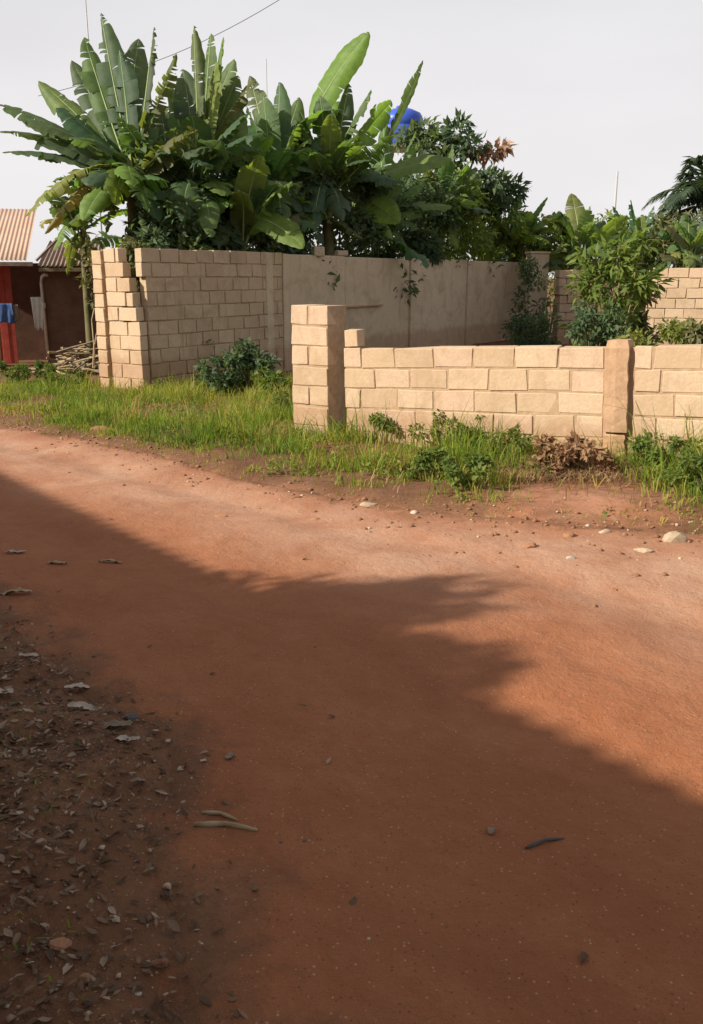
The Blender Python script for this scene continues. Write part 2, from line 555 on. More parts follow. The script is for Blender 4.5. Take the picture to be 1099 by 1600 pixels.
M['fol_mid'] = foliage_mat('green_shrub_leaves', [(0, (.060, .10, .024)), (.5, (.125, .178, .036)), (1, (.21, .25, .06))], .45, .6)
M['fol_weed'] = foliage_mat('verge_weed_leaves', [(0, (.07, .11, .018)), (.45, (.13, .18, .028)), (.8, (.21, .23, .045)), (1, (.26, .17, .07))], .4, .6)
M['fol_lit'] = foliage_mat('yellow_green_leaves', [(0, (.075, .10, .02)), (.5, (.14, .17, .035)), (1, (.25, .25, .07))], .4, .55)
M['fol_olive'] = foliage_mat('olive_shrub_leaves', [(0, (.06, .065, .025)), (.5, (.11, .115, .045)), (1, (.20, .18, .08))], .3, .6)
M['fol_dead'] = foliage_mat('pinkish_dead_leaves', [(0, (.25, .14, .10)), (.5, (.40, .25, .19)), (1, (.52, .36, .28))], .3, .8)
M['fol_brown'] = foliage_mat('brown_dead_weeds', [(0, (.13, .065, .035)), (.5, (.23, .125, .07)), (1, (.36, .23, .13))], .25, .85)
M['litter'] = foliage_mat('dry_leaf_litter', [(0, (.09, .055, .035)), (.35, (.15, .09, .055)), (.7, (.22, .15, .10)), (1, (.38, .29, .22))], .1, .8)

GREEN_DK = (.080, .132, .074, 1)
GREEN = (.104, .165, .066, 1)
GREEN_LT = (.160, .225, .066, 1)  # lighter greens vary leaf tone and also paint sunlight onto chosen leaves
YGREEN = (.16, .235, .05, 1)
OLIVE = (.115, .125, .05, 1)
YELLOW = (.26, .245, .08, 1)
DRY = (.27, .19, .10, 1)

# ------------------------------------------------------------------ ground and road
gx = np.concatenate([-np.geomspace(400, 9.2, 26), np.arange(-9, 9.001, .06), np.geomspace(9.2, 400, 26)])
gy = np.concatenate([-np.geomspace(200, 1.2, 18), np.arange(-1.0, 18.001, .06), np.geomspace(18.3, 600, 30)])
nx, ny = len(gx), len(gy)
XX, YY = np.meshgrid(gx, gy)
ZZ = ground_z(XX, YY)
edge_w = np.minimum(sstep(.10, -.12, verge_d(XX, YY)), sstep(.06, -.10, near_d(XX, YY)))   # 1 on the road
onroad = np.minimum(sstep(.32, -.40, verge_d(XX, YY)), sstep(.30, -.55, near_d(XX, YY)))
onroad = np.maximum(onroad, .75 * np.exp(-(((XX - 1.75) / .95) ** 2 + ((YY - 6.7) / 1.0) ** 2)))      # worn, trodden patch before the column
dust = np.maximum(.95 * np.exp(-((verge_d(XX, YY) + .75) / .75) ** 2), .6 * np.exp(-(((XX - 1.75) / .95) ** 2 + ((YY - 6.7) / 1.0) ** 2)))
inner = (np.abs(XX) < 8.9) & (YY > -.9) & (YY < 17.9)
Zg = ZZ - .045 * edge_w * inner
idx = np.arange(nx * ny).reshape(ny, nx)
Q = np.stack([idx[:-1, :-1], idx[:-1, 1:], idx[1:, 1:], idx[1:, :-1]], -1).reshape(-1, 4)
g = np_mesh('ground', np.stack([XX, YY, Zg], -1).reshape(-1, 3), Q, M['soil'], smooth=True, attr={'onroad': onroad.ravel(), 'dust': dust.ravel()}, k=4)
tag(g, kind='structure')
# the road: its own sheet, dipping under the verge soil along both edges
Zr = ZZ - .030 * (1 - np.minimum(sstep(.16, -.04, verge_d(XX, YY)), sstep(.12, -.04, near_d(XX, YY)))) + .004
rmask = (np.minimum(verge_d(XX, YY) * -1, near_d(XX, YY) * -1) > -.16) & inner
fm = rmask[:-1, :-1] & rmask[:-1, 1:] & rmask[1:, 1:] & rmask[1:, :-1]
Qr = Q.reshape(ny - 1, nx - 1, 4)[fm]
used = np.unique(Qr); remap = -np.ones(nx * ny, int); remap[used] = np.arange(len(used))
Vr = np.stack([XX, YY, Zr], -1).reshape(-1, 3)[used]
r_ = np_mesh('dirt_road', Vr, remap[Qr], M['soil'], smooth=True, attr={'onroad': onroad.ravel()[used], 'dust': dust.ravel()[used]}, k=4)
tag(r_, kind='structure')


# ------------------------------------------------------------------ block walls
BLOCKS = {}


def block_mesh(key, w, h, d, mat, k):
    kk = (key, round(w, 2), round(h, 3), round(d, 2), k)
    if kk not in BLOCKS:
        me = box_data(w, d, h, .006, .010, int(w * 977 + h * 3571 + d * 131 + k * 17))
        me.materials.append(mat)
        BLOCKS[kk] = me
    return BLOCKS[kk]


def wall_frame(origin, direction, slope=0.0):
    x = Vector((direction[0], direction[1], slope)).normalized()
    y = Vector((-direction[1], direction[0], 0)).normalized()      # away from the viewer
    z = x.cross(y).normalized()
    m = Matrix.Identity(4)
    for i in range(3): m[i][0] = x[i]; m[i][1] = y[i]; m[i][2] = z[i]; m[i][3] = origin[i]
    return m


def lay_course(parent, x0, x1, z, ch, depth, mat, key, rng, lead=0.0, blen=.45, joint=.019, proud=.009, y=0.0, skip=None):
    """one course of blocks from x0 to x1, first joint after `lead`"""
    x = x0
    first = True
    while x < x1 - .04:
        w = (lead if (first and lead) else blen * rng.uniform(.93, 1.05))
        first = False
        if x + w > x1 - .09: w = x1 - x
        bw = max(.05, w - joint)
        if not (skip and skip(x + w / 2, z + ch / 2)):
            o = link_me('block', block_mesh(key, round(bw / .03) * .03, ch - joint, depth, mat, rng.randrange(3)), parent)
            o.scale = (bw / max(.03, round(bw / .03) * .03), 1, 1)
            o.location = (x + joint / 2, y + depth / 2 - rng.uniform(0, proud), z + joint / 2 + rng.uniform(-.003, .003))
            o.rotation_euler = (0, rng.uniform(-.006, .006), rng.uniform(-.008, .008))
        x += w


# ---- low lit wall in front, with its concrete column
A = Vector((-0.05, 9.90, -0.185))
low_dir = (0.86, -0.51)
low = empty('low_block_wall', label='low sunlit sandcrete block wall with a concrete column, beside the road', cat='wall', mat=wall_frame(A, low_dir, .047))
rng = random.Random(3)
COLX = 2.90            # where the column stands along the wall
WALL_L = 7.2
CH = .2225
for c in range(5):
    lead = (.25, .43, .21, .40, .23)[c]
    lay_course(low, 0, COLX, c * CH, CH, .16, M['block'], 'lo', rng, lead=lead, blen=.44)
    lay_course(low, COLX + .27, WALL_L, c * CH, CH, .16, M['block'], 'lo', rng, lead=(.40, .22, .38, .25, .17)[c], blen=.45)
link_me('block', block_mesh('lo', .18, .19, .15, M['block'], 1), low, loc=(0.01, .085, 5 * CH + .004))
me = box_data(WALL_L - .04, .160, 5 * CH - .03, .004); me.materials.append(M['mortar'])
link_me('mortar_core', me, low, loc=(.02, .084, .01))


def column(parent, x, w, d, h, mat, y0, name='column'):
    bm = bmesh.new()
    rn = random.Random(5)
    n = 12
    rows = []
    for i in range(n + 1):
        z = h * i / n
        j = lambda a: rn.uniform(-a, a)
        top = .02 if i == n else 0
        ring = [(x + j(.006) + top, y0 + j(.003) + top), (x + w * .5, y0 - .016 + j(.003) + top), (x + w + j(.006) - top, y0 + j(.003) + top), (x + w + j(.005) - top, y0 + d - top), (x + j(.01) + top, y0 + d - top)]
        rows.append([bm.verts.new((p[0], p[1], z)) for p in ring])
    for i in range(n):
        for k in range(5):
            bm.faces.new((rows[i][k], rows[i][(k + 1) % 5], rows[i + 1][(k + 1) % 5], rows[i + 1][k]))
    bm.faces.new(rows[n]); bm.faces.new(rows[0][::-1])
    me = bpy.data.meshes.new(name); bm.to_mesh(me); bm.free()
    me.materials.append(mat)
    return link_me(name, me, parent)


cB = A + Vector((low_dir[0], low_dir[1], .047)) * COLX
column(low, COLX + .012, .215, .24, .86, M['concrete'], -.055).location.z = .30
column(low, COLX + .005, .205, .22, .285, M['concrete'], -.035, 'column_base')

# ---- free-standing gatepost
rng = random.Random(11)
gp_o = Vector((-0.69, 10.25, -0.20))
post = empty('block_gatepost', label='short square sunlit block gatepost standing alone left of the low wall', cat='gatepost', mat=wall_frame(gp_o, low_dir, 0.0))
pc = .226
for c in range(7):
    z = c * pc
    if c % 2:
        lay_course(post, 0, .50, z, pc, .20, M['block'], 'lo', rng, lead=.5, blen=.5, proud=.006)
        lay_course(post, 0, .50, z, pc, .20, M['block'], 'lo', rng, lead=.5, blen=.5, proud=.006, y=.205)
    else:
        lay_course(post, 0, .50, z, pc, .41, M['block'], 'lo', rng, lead=.24, blen=.26, proud=.006)
me = box_data(.485, .394, 7 * pc - .012, .004); me.materials.append(M['mortar'])
link_me('mortar_core', me, post, loc=(.0075, .205, 0))

# ---- long shaded wall
C1 = Vector((-3.57, 15.24, -0.27))
far_dir = Vector((.538, .843)).normalized()
far_n = Vector((far_dir.y, -far_dir.x))
FH = 2.42


def s_of_px(px, z=1.2):
    lo_, hi_ = -2.0, 40.0
    for _ in range(50):
        m_ = (lo_ + hi_) / 2
        X = C1.x + far_dir.x * m_; Y = C1.y + far_dir.y * m_
        t = Y * CP - (z - CAMZ) * SP
        if CX + FPX * X / t < px: lo_ = m_
        else: hi_ = m_
    return m_


rng = random.Random(21)
fw = empty('long_block_wall', label='long shaded block and render compound wall below the banana plants', cat='wall', mat=wall_frame(C1, far_dir, 0.0))
fc = FH / 10
s_a = s_of_px(446); s_hole0 = s_of_px(299, .2); s_hole1 = s_of_px(400, .2)
for c in range(10):
    z = c * fc
    lay_course(fw, .19 if c < 8 else .10, s_a - .10, z, fc, .15, M['block_far'], 'fa', rng, lead=(.24, .45)[c % 2], blen=.46, proud=.022,
               skip=lambda x, zz: (s_hole0 < x < s_hole1 and zz < .36) or (zz > 2.2 and abs(x - .9) < .0))
s_p1 = s_of_px(416)
me = box_data(s_a - .24, .150, FH - .40, .004); me.materials.append(M['mortar_dark'])
link_me('mortar_core', me, fw, loc=(.20, .082, .375))
for (a0, a1) in ((.20, s_hole0 - .1), (s_hole1 + .1, s_a - .1)):
    me = box_data(a1 - a0, .138, .37, .004); me.materials.append(M['mortar_dark'])
    link_me('mortar_core', me, fw, loc=(a0, .082, .004))
# columns and rendered panels along the rest
cols = [s_p1, s_a - .09, s_of_px(641), s_of_px(730)]
s_end = s_of_px(822)
for i, s0 in enumerate(cols):
    me = box_data(.22, .235, FH - .01 - .015 * i, .012, .008, 40 + i); me.materials.append(M['plaster'])
    link_me('pilaster', me, fw, loc=(s0, .085, 0))
edges = [s_a + .13, s_of_px(541), s_of_px(641), s_of_px(730), s_end]
for i in range(4):
    a0 = edges[i] + (.22 if i in (2, 3) else 0.003); a1 = edges[i + 1]
    me = box_data(a1 - a0, .15, FH - .03 - .02 * (i % 2), .01, .006, 60 + i); me.materials.append(M['plaster'])
    link_me('rendered_panel', me, fw, loc=(a0, .10, 0))
sl0, sl1 = s_of_px(515), s_of_px(597)
me = box_data(sl1 - sl0, .10, .035, .005); me.materials.append(M['concrete'])
link_me('ledge', me, fw, loc=(sl0, .0, 1.26))

# ---- stepped sunlit stub at its near corner
rng = random.Random(31)
SL = .74
st = empty('stepped_block_stub', label='sunlit block wall end with stepped broken edge at the corner of the long shaded wall', cat='wall',
           mat=wall_frame(C1 + Vector((-.86, .51, 0)) * SL, low_dir, 0.0))
steps = [0, 0, 0, 0, 0, .05, .12, .19, .30, .38]
for c in range(10):
    lay_course(st, 0.0, SL - steps[c], c * fc, fc, .18, M['block'], 'st', rng, lead=(.45, .26)[c % 2], blen=.45, proud=.014)
me = box_data(.33, .165, FH - .02, .004); me.materials.append(M['mortar'])
link_me('mortar_core', me, st, loc=(.012, .092, .0))
me = box_data(.36, .165, fc * 5 - .03, .004); me.materials.append(M['mortar'])
link_me('mortar_core', me, st, loc=(.345, .0925, .0))
# narrow pier behind it on the left
rng = random.Random(33)
pr = empty('narrow_block_pier', label='narrow sunlit block pier just left of the stepped wall end', cat='pier',
           mat=wall_frame(C1 + Vector((-.86, .51, 0)) * 1.07 + Vector((.0, .06, 0)), low_dir, 0.0))
for c in range(10):
    lay_course(pr, 0, .24, c * fc - .03, fc, .20, M['block'], 'st', rng, lead=.24, blen=.24, proud=.02)
me = box_data(.225, .18, FH - .05, .004); me.materials.append(M['mortar'])
link_me('mortar_core', me, pr, loc=(.0075, .105, 0))

# ---- two pillars beyond the far end
p0 = at(824, 520, 27.0)
pl = empty('rendered_pillar', label='grey rendered wall pillar beyond the long wall, hung with creeper', cat='pillar', mat=wall_frame(Vector((p0.x, p0.y, -.30)), (.94, .34), 0))
me = box_data(.64, .30, 2.62, .015, .012, 71); me.materials.append(M['plaster']); link_me('shaft', me, pl, loc=(0, .15, 0))
me = box_data(.70, .36, .07, .012, .008, 72); me.materials.append(M['plaster']); link_me('cap', me, pl, loc=(-.03, .15, 2.622))
rng = random.Random(37)
p1 = at(869, 520, 26.0)
p2 = empty('rough_block_pillar', label='rough broken block pillar between the rendered pillar and the tall weeds', cat='pillar', mat=wall_frame(Vector((p1.x, p1.y, -.30)), (.96, .28), 0))
for c in range(9):
    off = rng.uniform(0, .06) if c < 7 else -.02
    lay_course(p2, off, .80 - rng.uniform(0, .08) + (.04 if c > 6 else 0), c * .24, .24, .30, M['block_far'], 'rp', rng, lead=(.4, .26)[c % 2], blen=.42, proud=.05)
me = box_data(.60, .2, 9 * .24 - .02, .004); me.materials.append(M['mortar_dark']); link_me('mortar_core', me, p2, loc=(.08, .16, 0))

# ---- sunlit wall at the far right
rng = random.Random(41)
b0 = at(1008, 495, 21.5)
rw = empty('far_block_wall', label='sunlit pinkish block wall behind the yellow green bushes at the far right', cat='wall', mat=wall_frame(Vector((b0.x, b0.y, -.25)), (.93, -.36), 0.0))
for c in range(9):
    lay_course(rw, 0, 5.2, c * .236, .236, .15, M['block'], 'rw', rng, lead=(.45, .23)[c % 2], blen=.46, proud=.02)
me = box_data(5.1, .142, 9 * .236 - .02, .004); me.materials.append(M['mortar']); link_me('mortar_core', me, rw, loc=(.03, .082, 0))

# ------------------------------------------------------------------ the shack on the left
HO = at(72, 520, 20.2); HO.z = -.32
hd = (.97, .243)
hut = empty('roadside_shack', label='brown mud shack with red front and rusty sheet roof behind the grass', cat='shack', mat=wall_frame(HO, hd, 0))
hm = box_data(2.1, .16, 2.32, .02, .02, 5); hm.materials.append(M['mud'])
link_me('wall', hm, hut, loc=(0, .08, 0))
hm = box_data(3.6, .14, 2.3, .02, .01, 6); hm.materials.append(M['mud'])
link_me('wall', hm, hut, loc=(-2.2, 1.5, 0))
hm = box_data(.14, 1.3, 2.3, .02, .01, 7); hm.materials.append(M['mud'])
link_me('wall', hm, hut, loc=(0.02, .815, 0))
for i in range(7):      # red boards of the front left of the doorway
    hm = box_data(.155, .03, 2.2, .004, .004, 80 + i); hm.materials.append(M['redpaint'])
    link_me('board', hm, hut, loc=(-1.72 + i * .16 - .1, .55 - .012 * (i % 2), .04))
# door leaf swung open towards the road
dl = empty('door_leaf', mat=Matrix.Identity(4)); dl.parent = hut; dl.location = (-1.12, .12, .02); dl.rotation_euler = (0, 0, R(-118))
bpy.data.objects.remove(dl)
hm = box_data(.62, .04, 1.0, .006, .004, 91); hm.materials.append(M['redpaint_lit'])
link_me('door', hm, hut, loc=(-1.02, .06, 1.08), rot=(0, 0, R(214)))
hm = box_data(.62, .04, .92, .006, .004, 92); hm.materials.append(M['redpaint_lit'])
link_me('door', hm, hut, loc=(-1.02, .06, .04), rot=(0, 0, R(214)))
hm = box_data(.07, .07, 2.3, .008, .006, 93); hm.materials.append(M['timber'])
link_me('door_post', hm, hut, loc=(-1.06, .10, 0))


def corrugated(name, parent, mat, P00, P10, P01, P11, waves, amp=.018, thick=.006, nv=3):
    """sheet between four corners: 0->1 along the eave carries the corrugation"""
    P00, P10, P01, P11 = map(Vector, (P00, P10, P01, P11))
    nrm = (P10 - P00).cross(P01 - P00).normalized()
    nu = waves * 6
    V, F = [], []
    for lay in (0, 1):
        for j in range(nv + 1):
            for i in range(nu + 1):
                u, v = i / nu, j / nv
                p = (P00 * (1 - u) + P10 * u) * (1 - v) + (P01 * (1 - u) + P11 * u) * v
                V.append(p + nrm * (amp * math.sin(u * waves * 2 * math.pi) - lay * thick))
    n1 = (nu + 1) * (nv + 1)
    for j in range(nv):
        for i in range(nu):
            a = j * (nu + 1) + i
            F.append((a, a + 1, a + nu + 2, a + nu + 1))
            F.append((n1 + a, n1 + a + nu + 1, n1 + a + nu + 2, n1 + a + 1))
    for i in range(nu):
        F.append((i, n1 + i, n1 + i + 1, i + 1))
        a = nv * (nu + 1) + i
        F.append((a, a + 1, n1 + a + 1, n1 + a))
    return mesh_obj(name, V, F, mat, parent, smooth=True)


for k in range(4):      # main roof, four sheets
    x0 = -3.4 + k * .78
    corrugated('roof_sheet', hut, M['roof_rust'], (x0, -.55, 2.33 + .012 * (k % 2)), (x0 + .84, -.55, 2.33 + .012 * (k % 2)), (x0, 3.1, 3.62 + .012 * (k % 2)), (x0 + .84, 3.1, 3.62 + .012 * (k % 2)), 9, .010)
for k in range(2):      # lower lean-to roof over the mud wall
    x0 = -.22 + k * .66
    corrugated('roof_sheet', hut, M['roof_old'], (x0 + .2, -.45, 2.22 + .014 * k), (x0 + .95, -.45, 2.20 + .014 * k), (x0 + .35, 1.7, 2.82 + .014 * k), (x0 + 1.0, 1.7, 2.80 + .014 * k), 8)
hm = box_data(3.3, .035, .09, .004, .004, 94); hm.materials.append(M['timber'])
link_me('fascia', hm, hut, loc=(-3.4, -.54, 2.215))
hm = box_data(1.5, .035, .08, .004, .004, 95); hm.materials.append(M['timber'])
link_me('fascia', hm, hut, loc=(0.0, -.43, 2.10))
V, F = tube_data([(-.03, -.50, 2.33), (.20, -.47, 2.55), (.52, -.42, 2.86)], [.03, .03, .028], 6)
mesh_obj('verge_pole', V, F, M['timber'], hut)
# PVC pipe down the wall corner
V, F = tube_data([(.16, -.06, 2.02), (.08, -.07, 2.03), (.02, -.07, 1.98), (.00, -.07, 1.85), (.01, -.07, .18)], [.037] * 5, 8)
pp = mesh_obj('downpipe', V, F, M['pvc'], hut, smooth=True)
V, F = tube_data([(.005, -.07, 1.30), (.005, -.07, 1.42)], [.052, .052], 10)
mesh_obj('pipe_joint', V, F, M['pvc'], pp)


def cloth(name, label, cat, mat, o, w0, w1, h, seed, rz=0.0, thick=.02):
    rn = random.Random(seed)
    nu, nv = 8, 10
    V, F = [], []
    for lay in (0, 1):
        for j in range(nv + 1):
            v = j / nv; w = w0 * (1 - v) + w1 * v
            for i in range(nu + 1):
                u = i / nu - .5
                V.append((u * w, -thick * lay + .035 * math.sin(u * 14 + v * 2 + seed) * (.3 + .7 * v), -h * v * (1 + .05 * math.sin(u * 9 + seed))))
    n1 = (nu + 1) * (nv + 1)
    for j in range(nv):
        for i in range(nu):
            a = j * (nu + 1) + i
            F.append((a, a + 1, a + nu + 2, a + nu + 1)); F.append((n1 + a, n1 + a + nu + 1, n1 + a + nu + 2, n1 + a + 1))
    for j in range(nv):
        for i in (0, nu):
            a = j * (nu + 1) + i; b = a + nu + 1
            F.append((a, b, n1 + b, n1 + a))
    for i in range(nu):
        a = nv * (nu + 1) + i
        F.append((a, a + 1, n1 + a + 1, n1 + a)); F.append((i, n1 + i, n1 + i + 1, i + 1))
    ob = mesh_obj(name, V, F, mat, smooth=True)
    ob.location = o; ob.rotation_euler = (0, 0, rz)
    return tag(ob, label, cat)


cloth('hanging_cloth', 'grubby white cloth hanging beside the white pipe of the shack', 'cloth', M['cloth_white'], at(57, 464, 20.0), .26, .17, .72, 3, R(15))
cloth('hanging_cloth', 'blue cloth bundle hanging in front of the red door', 'cloth', M['cloth_blue'], at(6, 474, 19.5), .36, .42, .42, 5, R(10), .10)
cloth('hanging_cloth', 'small grey cloth hanging between the blue bundle and the dark doorway', 'cloth', M['cloth_grey'], at(21, 476, 19.6), .20, .26, .36, 8, R(10), .07)

# bricks-and-sticks heap in front of the shack
heap = empty('brushwood_heap', on_ground(112, 590), 'heap of dry stalks and broken branches against the mud shack', 'heap')
rn = random.Random(8)
hz = heap.location.copy()
for i in range(90):
    L = rn.uniform(.30, 1.0); a = rn.gauss(.15, .9)
    c = Vector((rn.gauss(0, .38), rn.gauss(.9, .30), 0)); hgt = max(.02, .55 * math.exp(-(c.x / .6) ** 2) * rn.uniform(.1, 1.1))
    d = Vector((math.cos(a), math.sin(a) * .6, rn.uniform(-.25, .3)))
    pts = [c + Vector((0, 0, hgt)) + d * (L * (k / 3 - .5)) + Vector((0, 0, rn.uniform(-.03, .03))) for k in range(4)]
    for p in pts: p.z = max(p.z, .02)
    r0 = rn.uniform(.012, .035)
    V, F = tube_data(pts, [r0, r0 * .95, r0 * .8, r0 * .6], 6)
    mesh_obj('stalk', V, F, M['twig' if i % 3 else 'timber'], heap)

# ------------------------------------------------------------------ banana plants
def banana_leaf(parent, B, T, width, sag=.3, roll=0.0, tear=.3, color=GREEN, seed=0, petiole=.13, droop=.25):
    rn = random.Random(seed)
    B, T = Vector(B), Vector(T)
    L = (T - B).length
    ctrl = (B + T) * .5 + Vector((0, 0, sag)) + (B - T).cross(Vector((0, 0, 1))).normalized() * rn.uniform(-.06, .06) * L
    n = 34

    def pt(u): return B * (1 - u) ** 2 + ctrl * 2 * u * (1 - u) + T * u * u

    def tan(u): return ((ctrl - B) * (1 - u) + (T - ctrl) * u).normalized()
    # reference side axis: horizontal, rolled round the leaf
    cam_v = Vector((0, -1, .2))
    V, F, UV, MI = [], [], [], []

    def frame(u):
        t = tan(u)
        s = t.cross(Vector((0, 0, 1)))
        if s.length < .2: s = t.cross(cam_v)
        s.normalize()
        n_ = s.cross(t).normalized()
        s2 = s * math.cos(roll) + n_ * math.sin(roll)
        return t, s2, s2.cross(t).normalized()
    prof = lambda v: max(0.0, min(1.0, (v / .16)) ** .6 * (min(1.0, (1 - v) / .34)) ** .62)
    for side in (-1, 1):
        u0 = 0
        while u0 < n:
            run = n if tear < .05 else max(1, int(rn.expovariate(1.0) * (1.5 + 8 * (1 - tear) ** 2)) + 1)
            u1 = min(n, u0 + run)
            extra = rn.uniform(-.15, 1.1) * (tear + .08)
            gap = (.12 + .45 * tear) * rn.uniform(.3, 1.3) if tear > .05 else 0
            shr = 1 - rn.random() ** 2 * .45 * (tear + .1)
            base = len(V)
            for i in range(u0, u1 + 1):
                v = i / n
                # open the strip's outer edge a little so tears show as gaps
                vv = v
                if i == u1 and u1 < n: vv = v - gap / n
                if i == u0 and u0 > 0: vv = v + gap / n
                u = petiole + (1 - petiole) * v
                uo = petiole + (1 - petiole) * vv
                t, s, nn = frame(u)
                w = width * .5 * prof(v) * shr
                for k, f in enumerate((0.0, .33, .68, 1.0)):
                    ang = .38 - (droop + extra) * f * 1.5
                    p = pt(u * (1 - f) + uo * f) + (s * side) * (w * f * math.cos(ang)) + nn * (w * f * math.sin(ang) + .012 * math.sin(v * 60 + k) * f)
                    p += t * (w * f * .22)
                    V.append(p); UV.append((v * 6, side * f))
            for i in range(u1 - u0):
                for k in range(3):
                    a = base + i * 4 + k; b = a + 4
                    F.append((a, a + 1, b + 1, b) if side > 0 else (a, b, b + 1, a + 1)); MI.append(0)
            u0 = u1
    nb = 14
    pts = [pt(i / nb) for i in range(nb + 1)]
    rad = [.028 * (1 - .8 * i / nb) * (.7 + .3 * L / 2.5) for i in range(nb + 1)]
    tv, tf = tube_data([p + Vector((0, 0, -.010)) for p in pts], rad, 5)
    b0_ = len(V)
    V += tv; UV += [(0, 0)] * len(tv)
    for f in tf: F.append(tuple(b0_ + q for q in f)); MI.append(1)
    o = mesh_obj('leaf', V, F, None, parent, smooth=True, mats=[M['banana'], M['midrib']], midx=MI, uv=UV)
    c = [x * rn.uniform(.88, 1.14) for x in color[:3]]
    o.color = (c[0], c[1], c[2], 1)
    return o


def wall_depth(px):
    s_ = s_of_px(px, 2.0)
    return (C1.y + far_dir.y * s_) * CP - (2.0 - CAMZ) * SP


def banana(crown, t, label, leaves, group='banana plants behind the long wall', r=.15, lean=0.0, fill=13):
    if 150 < crown[0] < 830: t = max(t, wall_depth(crown[0]) + 1.1)
    k_ = t / {205: 17.0, 308: 17.6, 425: 19.3, 512: 20.4, 588: 20.6, 378: 17.9, 684: 22.6, 800: 25.0}.get(crown[0], t)
    c = at(crown[0], crown[1], t)
    g0 = Vector((c.x + lean, c.y, gz(c.x + lean, c.y) - .03))
    root = empty('banana_plant', g0, label, 'banana plant', group)
    H = c.z - g0.z
    pts = [Vector((0, 0, 0))]
    for k in range(1, 8):
        f = k / 7
        pts.append(Vector((-lean * f ** 1.5, 0, H * f)))
    V, F = tube_data(pts, [r * 1.25, r * 1.1, r, r * .95, r * .88, r * .8, r * .66, r * .42], 12)
    mesh_obj('pseudostem', V, F, M['stem'], root, smooth=True)
    for i, lf in enumerate(leaves):
        tip, w, sag, roll, tear, col = lf[0], lf[1], lf[2], lf[3], lf[4], lf[5]
        bx = lf[6] if len(lf) > 6 and lf[6] else None
        dt = lf[7] if len(lf) > 7 else random.Random(i * 31 + crown[0]).uniform(-.9, .9)
        Bp = at(bx[0], bx[1], t - .05) - g0 if bx else c - g0 + Vector((random.Random(i).uniform(-.08, .08), random.Random(i + 9).uniform(-.08, .08), random.Random(i + 5).uniform(-.30, .05)))
        Tp = at(tip[0], tip[1], t + dt) - g0
        banana_leaf(root, Bp, Tp, w * 1.22 * k_, sag * k_, roll, tear, col, seed=crown[0] * 13 + i)
    rf = random.Random(crown[0])
    for i in range(fill):       # fill leaves round the crown; lighter greens among them stand in for sunlit ones
        a = 2 * math.pi * (i + rf.uniform(-.3, .3)) / fill
        L = rf.uniform(1.3, 2.3) * (H / 4.5) ** .5
        el = rf.uniform(-.45, 1.15)
        Bp = c - g0 + Vector((0, 0, -rf.uniform(.05, .6)))
        Tp = Bp + Vector((math.cos(a) * L * math.cos(el), math.sin(a) * L * math.cos(el), L * math.sin(el)))
        banana_leaf(root, Bp, Tp, rf.uniform(.5, .68), rf.uniform(.2, .6), rf.uniform(-.5, .5), rf.uniform(.2, .8), rf.choice([GREEN_DK, GREEN, GREEN, GREEN_LT, GREEN_LT, YGREEN, OLIVE]), seed=crown[0] * 7 + 100 + i)
    return root


D, G_, GL, YG, OL, YL, DR = GREEN_DK, GREEN, GREEN_LT, YGREEN, OLIVE, YELLOW, DRY
banana((205, 268), 17.0, 'leftmost tall banana plant with a fan of tattered leaves above the wall corner', [
    ((158, 20), .50, .05, .9, .75, D), ((217, 60), .55, .05, -.5, .35, D), ((241, 42), .34, .0, 1.0, .8, D), ((276, 84), .42, .05, .8, .9, OL),
    ((112, 94), .48, .10, .6, .25, D), ((60, 126), .52, .25, .5, .35, GL), ((-6, 162), .62, .35, .35, .3, G_), ((0, 205), .60, .40, .2, .3, D),
    ((4, 238), .46, .40, .1, .25, D), ((82, 300), .55, .65, 0, .5, G_), ((40, 338), .5, .75, .1, .6, YL), ((130, 345), .5, .5, .3, .4, YG),
    ((165, 365), .45, .5, -.2, .7, OL), ((250, 345), .5, .55, -.3, .4, D), ((185, 130), .6, .1, .2, .4, D), ((110, 215), .62, .3, .2, .25, D, None, -1.2),
    ((140, 290), .6, .45, .2, .3, D, None, -1.3), ((232, 330), .5, .5, .4, .3, G_, None, -1.2), ((132, 58), .5, .1, .5, .4, G_), ((187, 78), .5, .05, .6, .5, D), ((88, 168), .6, .3, .3, .3, D), ((28, 186), .6, .4, .5, .3, G_), ((70, 250), .6, .45, .2, .3, D), ((100, 320), .5, .6, .2, .6, OL), ((70, 365), .42, .7, .3, .8, YL), ((180, 320), .5, .5, .6, .4, YG, None, -1.3), ((232, 150), .6, .1, -.3, .4, G_)], r=.17)
banana((308, 272), 17.6, 'tall banana plant with one bright upright sunlit leaf, next to the leftmost', [
    ((303, 40), .46, .05, .7, .75, G_), ((349, 58), .50, .05, -.4, .3, GL), ((338, 96), .62, .0, .9, .12, YG), ((372, 118), .55, .15, -.6, .3, G_),
    ((262, 130), .48, .05, .8, .5, G_), ((400, 125), .5, .45, -.3, .75, OL), ((412, 235), .55, .55, -.2, .4, D), ((262, 325), .5, .55, .2, .4, D),
    ((372, 335), .52, .6, -.2, .4, G_), ((222, 205), .5, .3, .3, .4, G_), ((300, 180), .55, .1, .1, .3, D, None, -.8), ((345, 220), .6, .3, .2, .3, D, None, -1.3),
    ((285, 345), .55, .5, .1, .3, D, None, -1.4), ((330, 370), .5, .5, .1, .5, G_, None, -1.5), ((250, 240), .55, .35, .1, .3, D, None, -1.4), ((330, 52), .46, .1, .5, .5, G_), ((286, 108), .55, .05, .6, .4, D), ((366, 92), .5, .1, -.5, .3, G_), ((242, 165), .55, .2, .4, .4, D), ((392, 175), .6, .3, -.3, .3, D), ((320, 140), .6, .1, .2, .25, G_), ((270, 215), .6, .3, .2, .3, D)], r=.16)
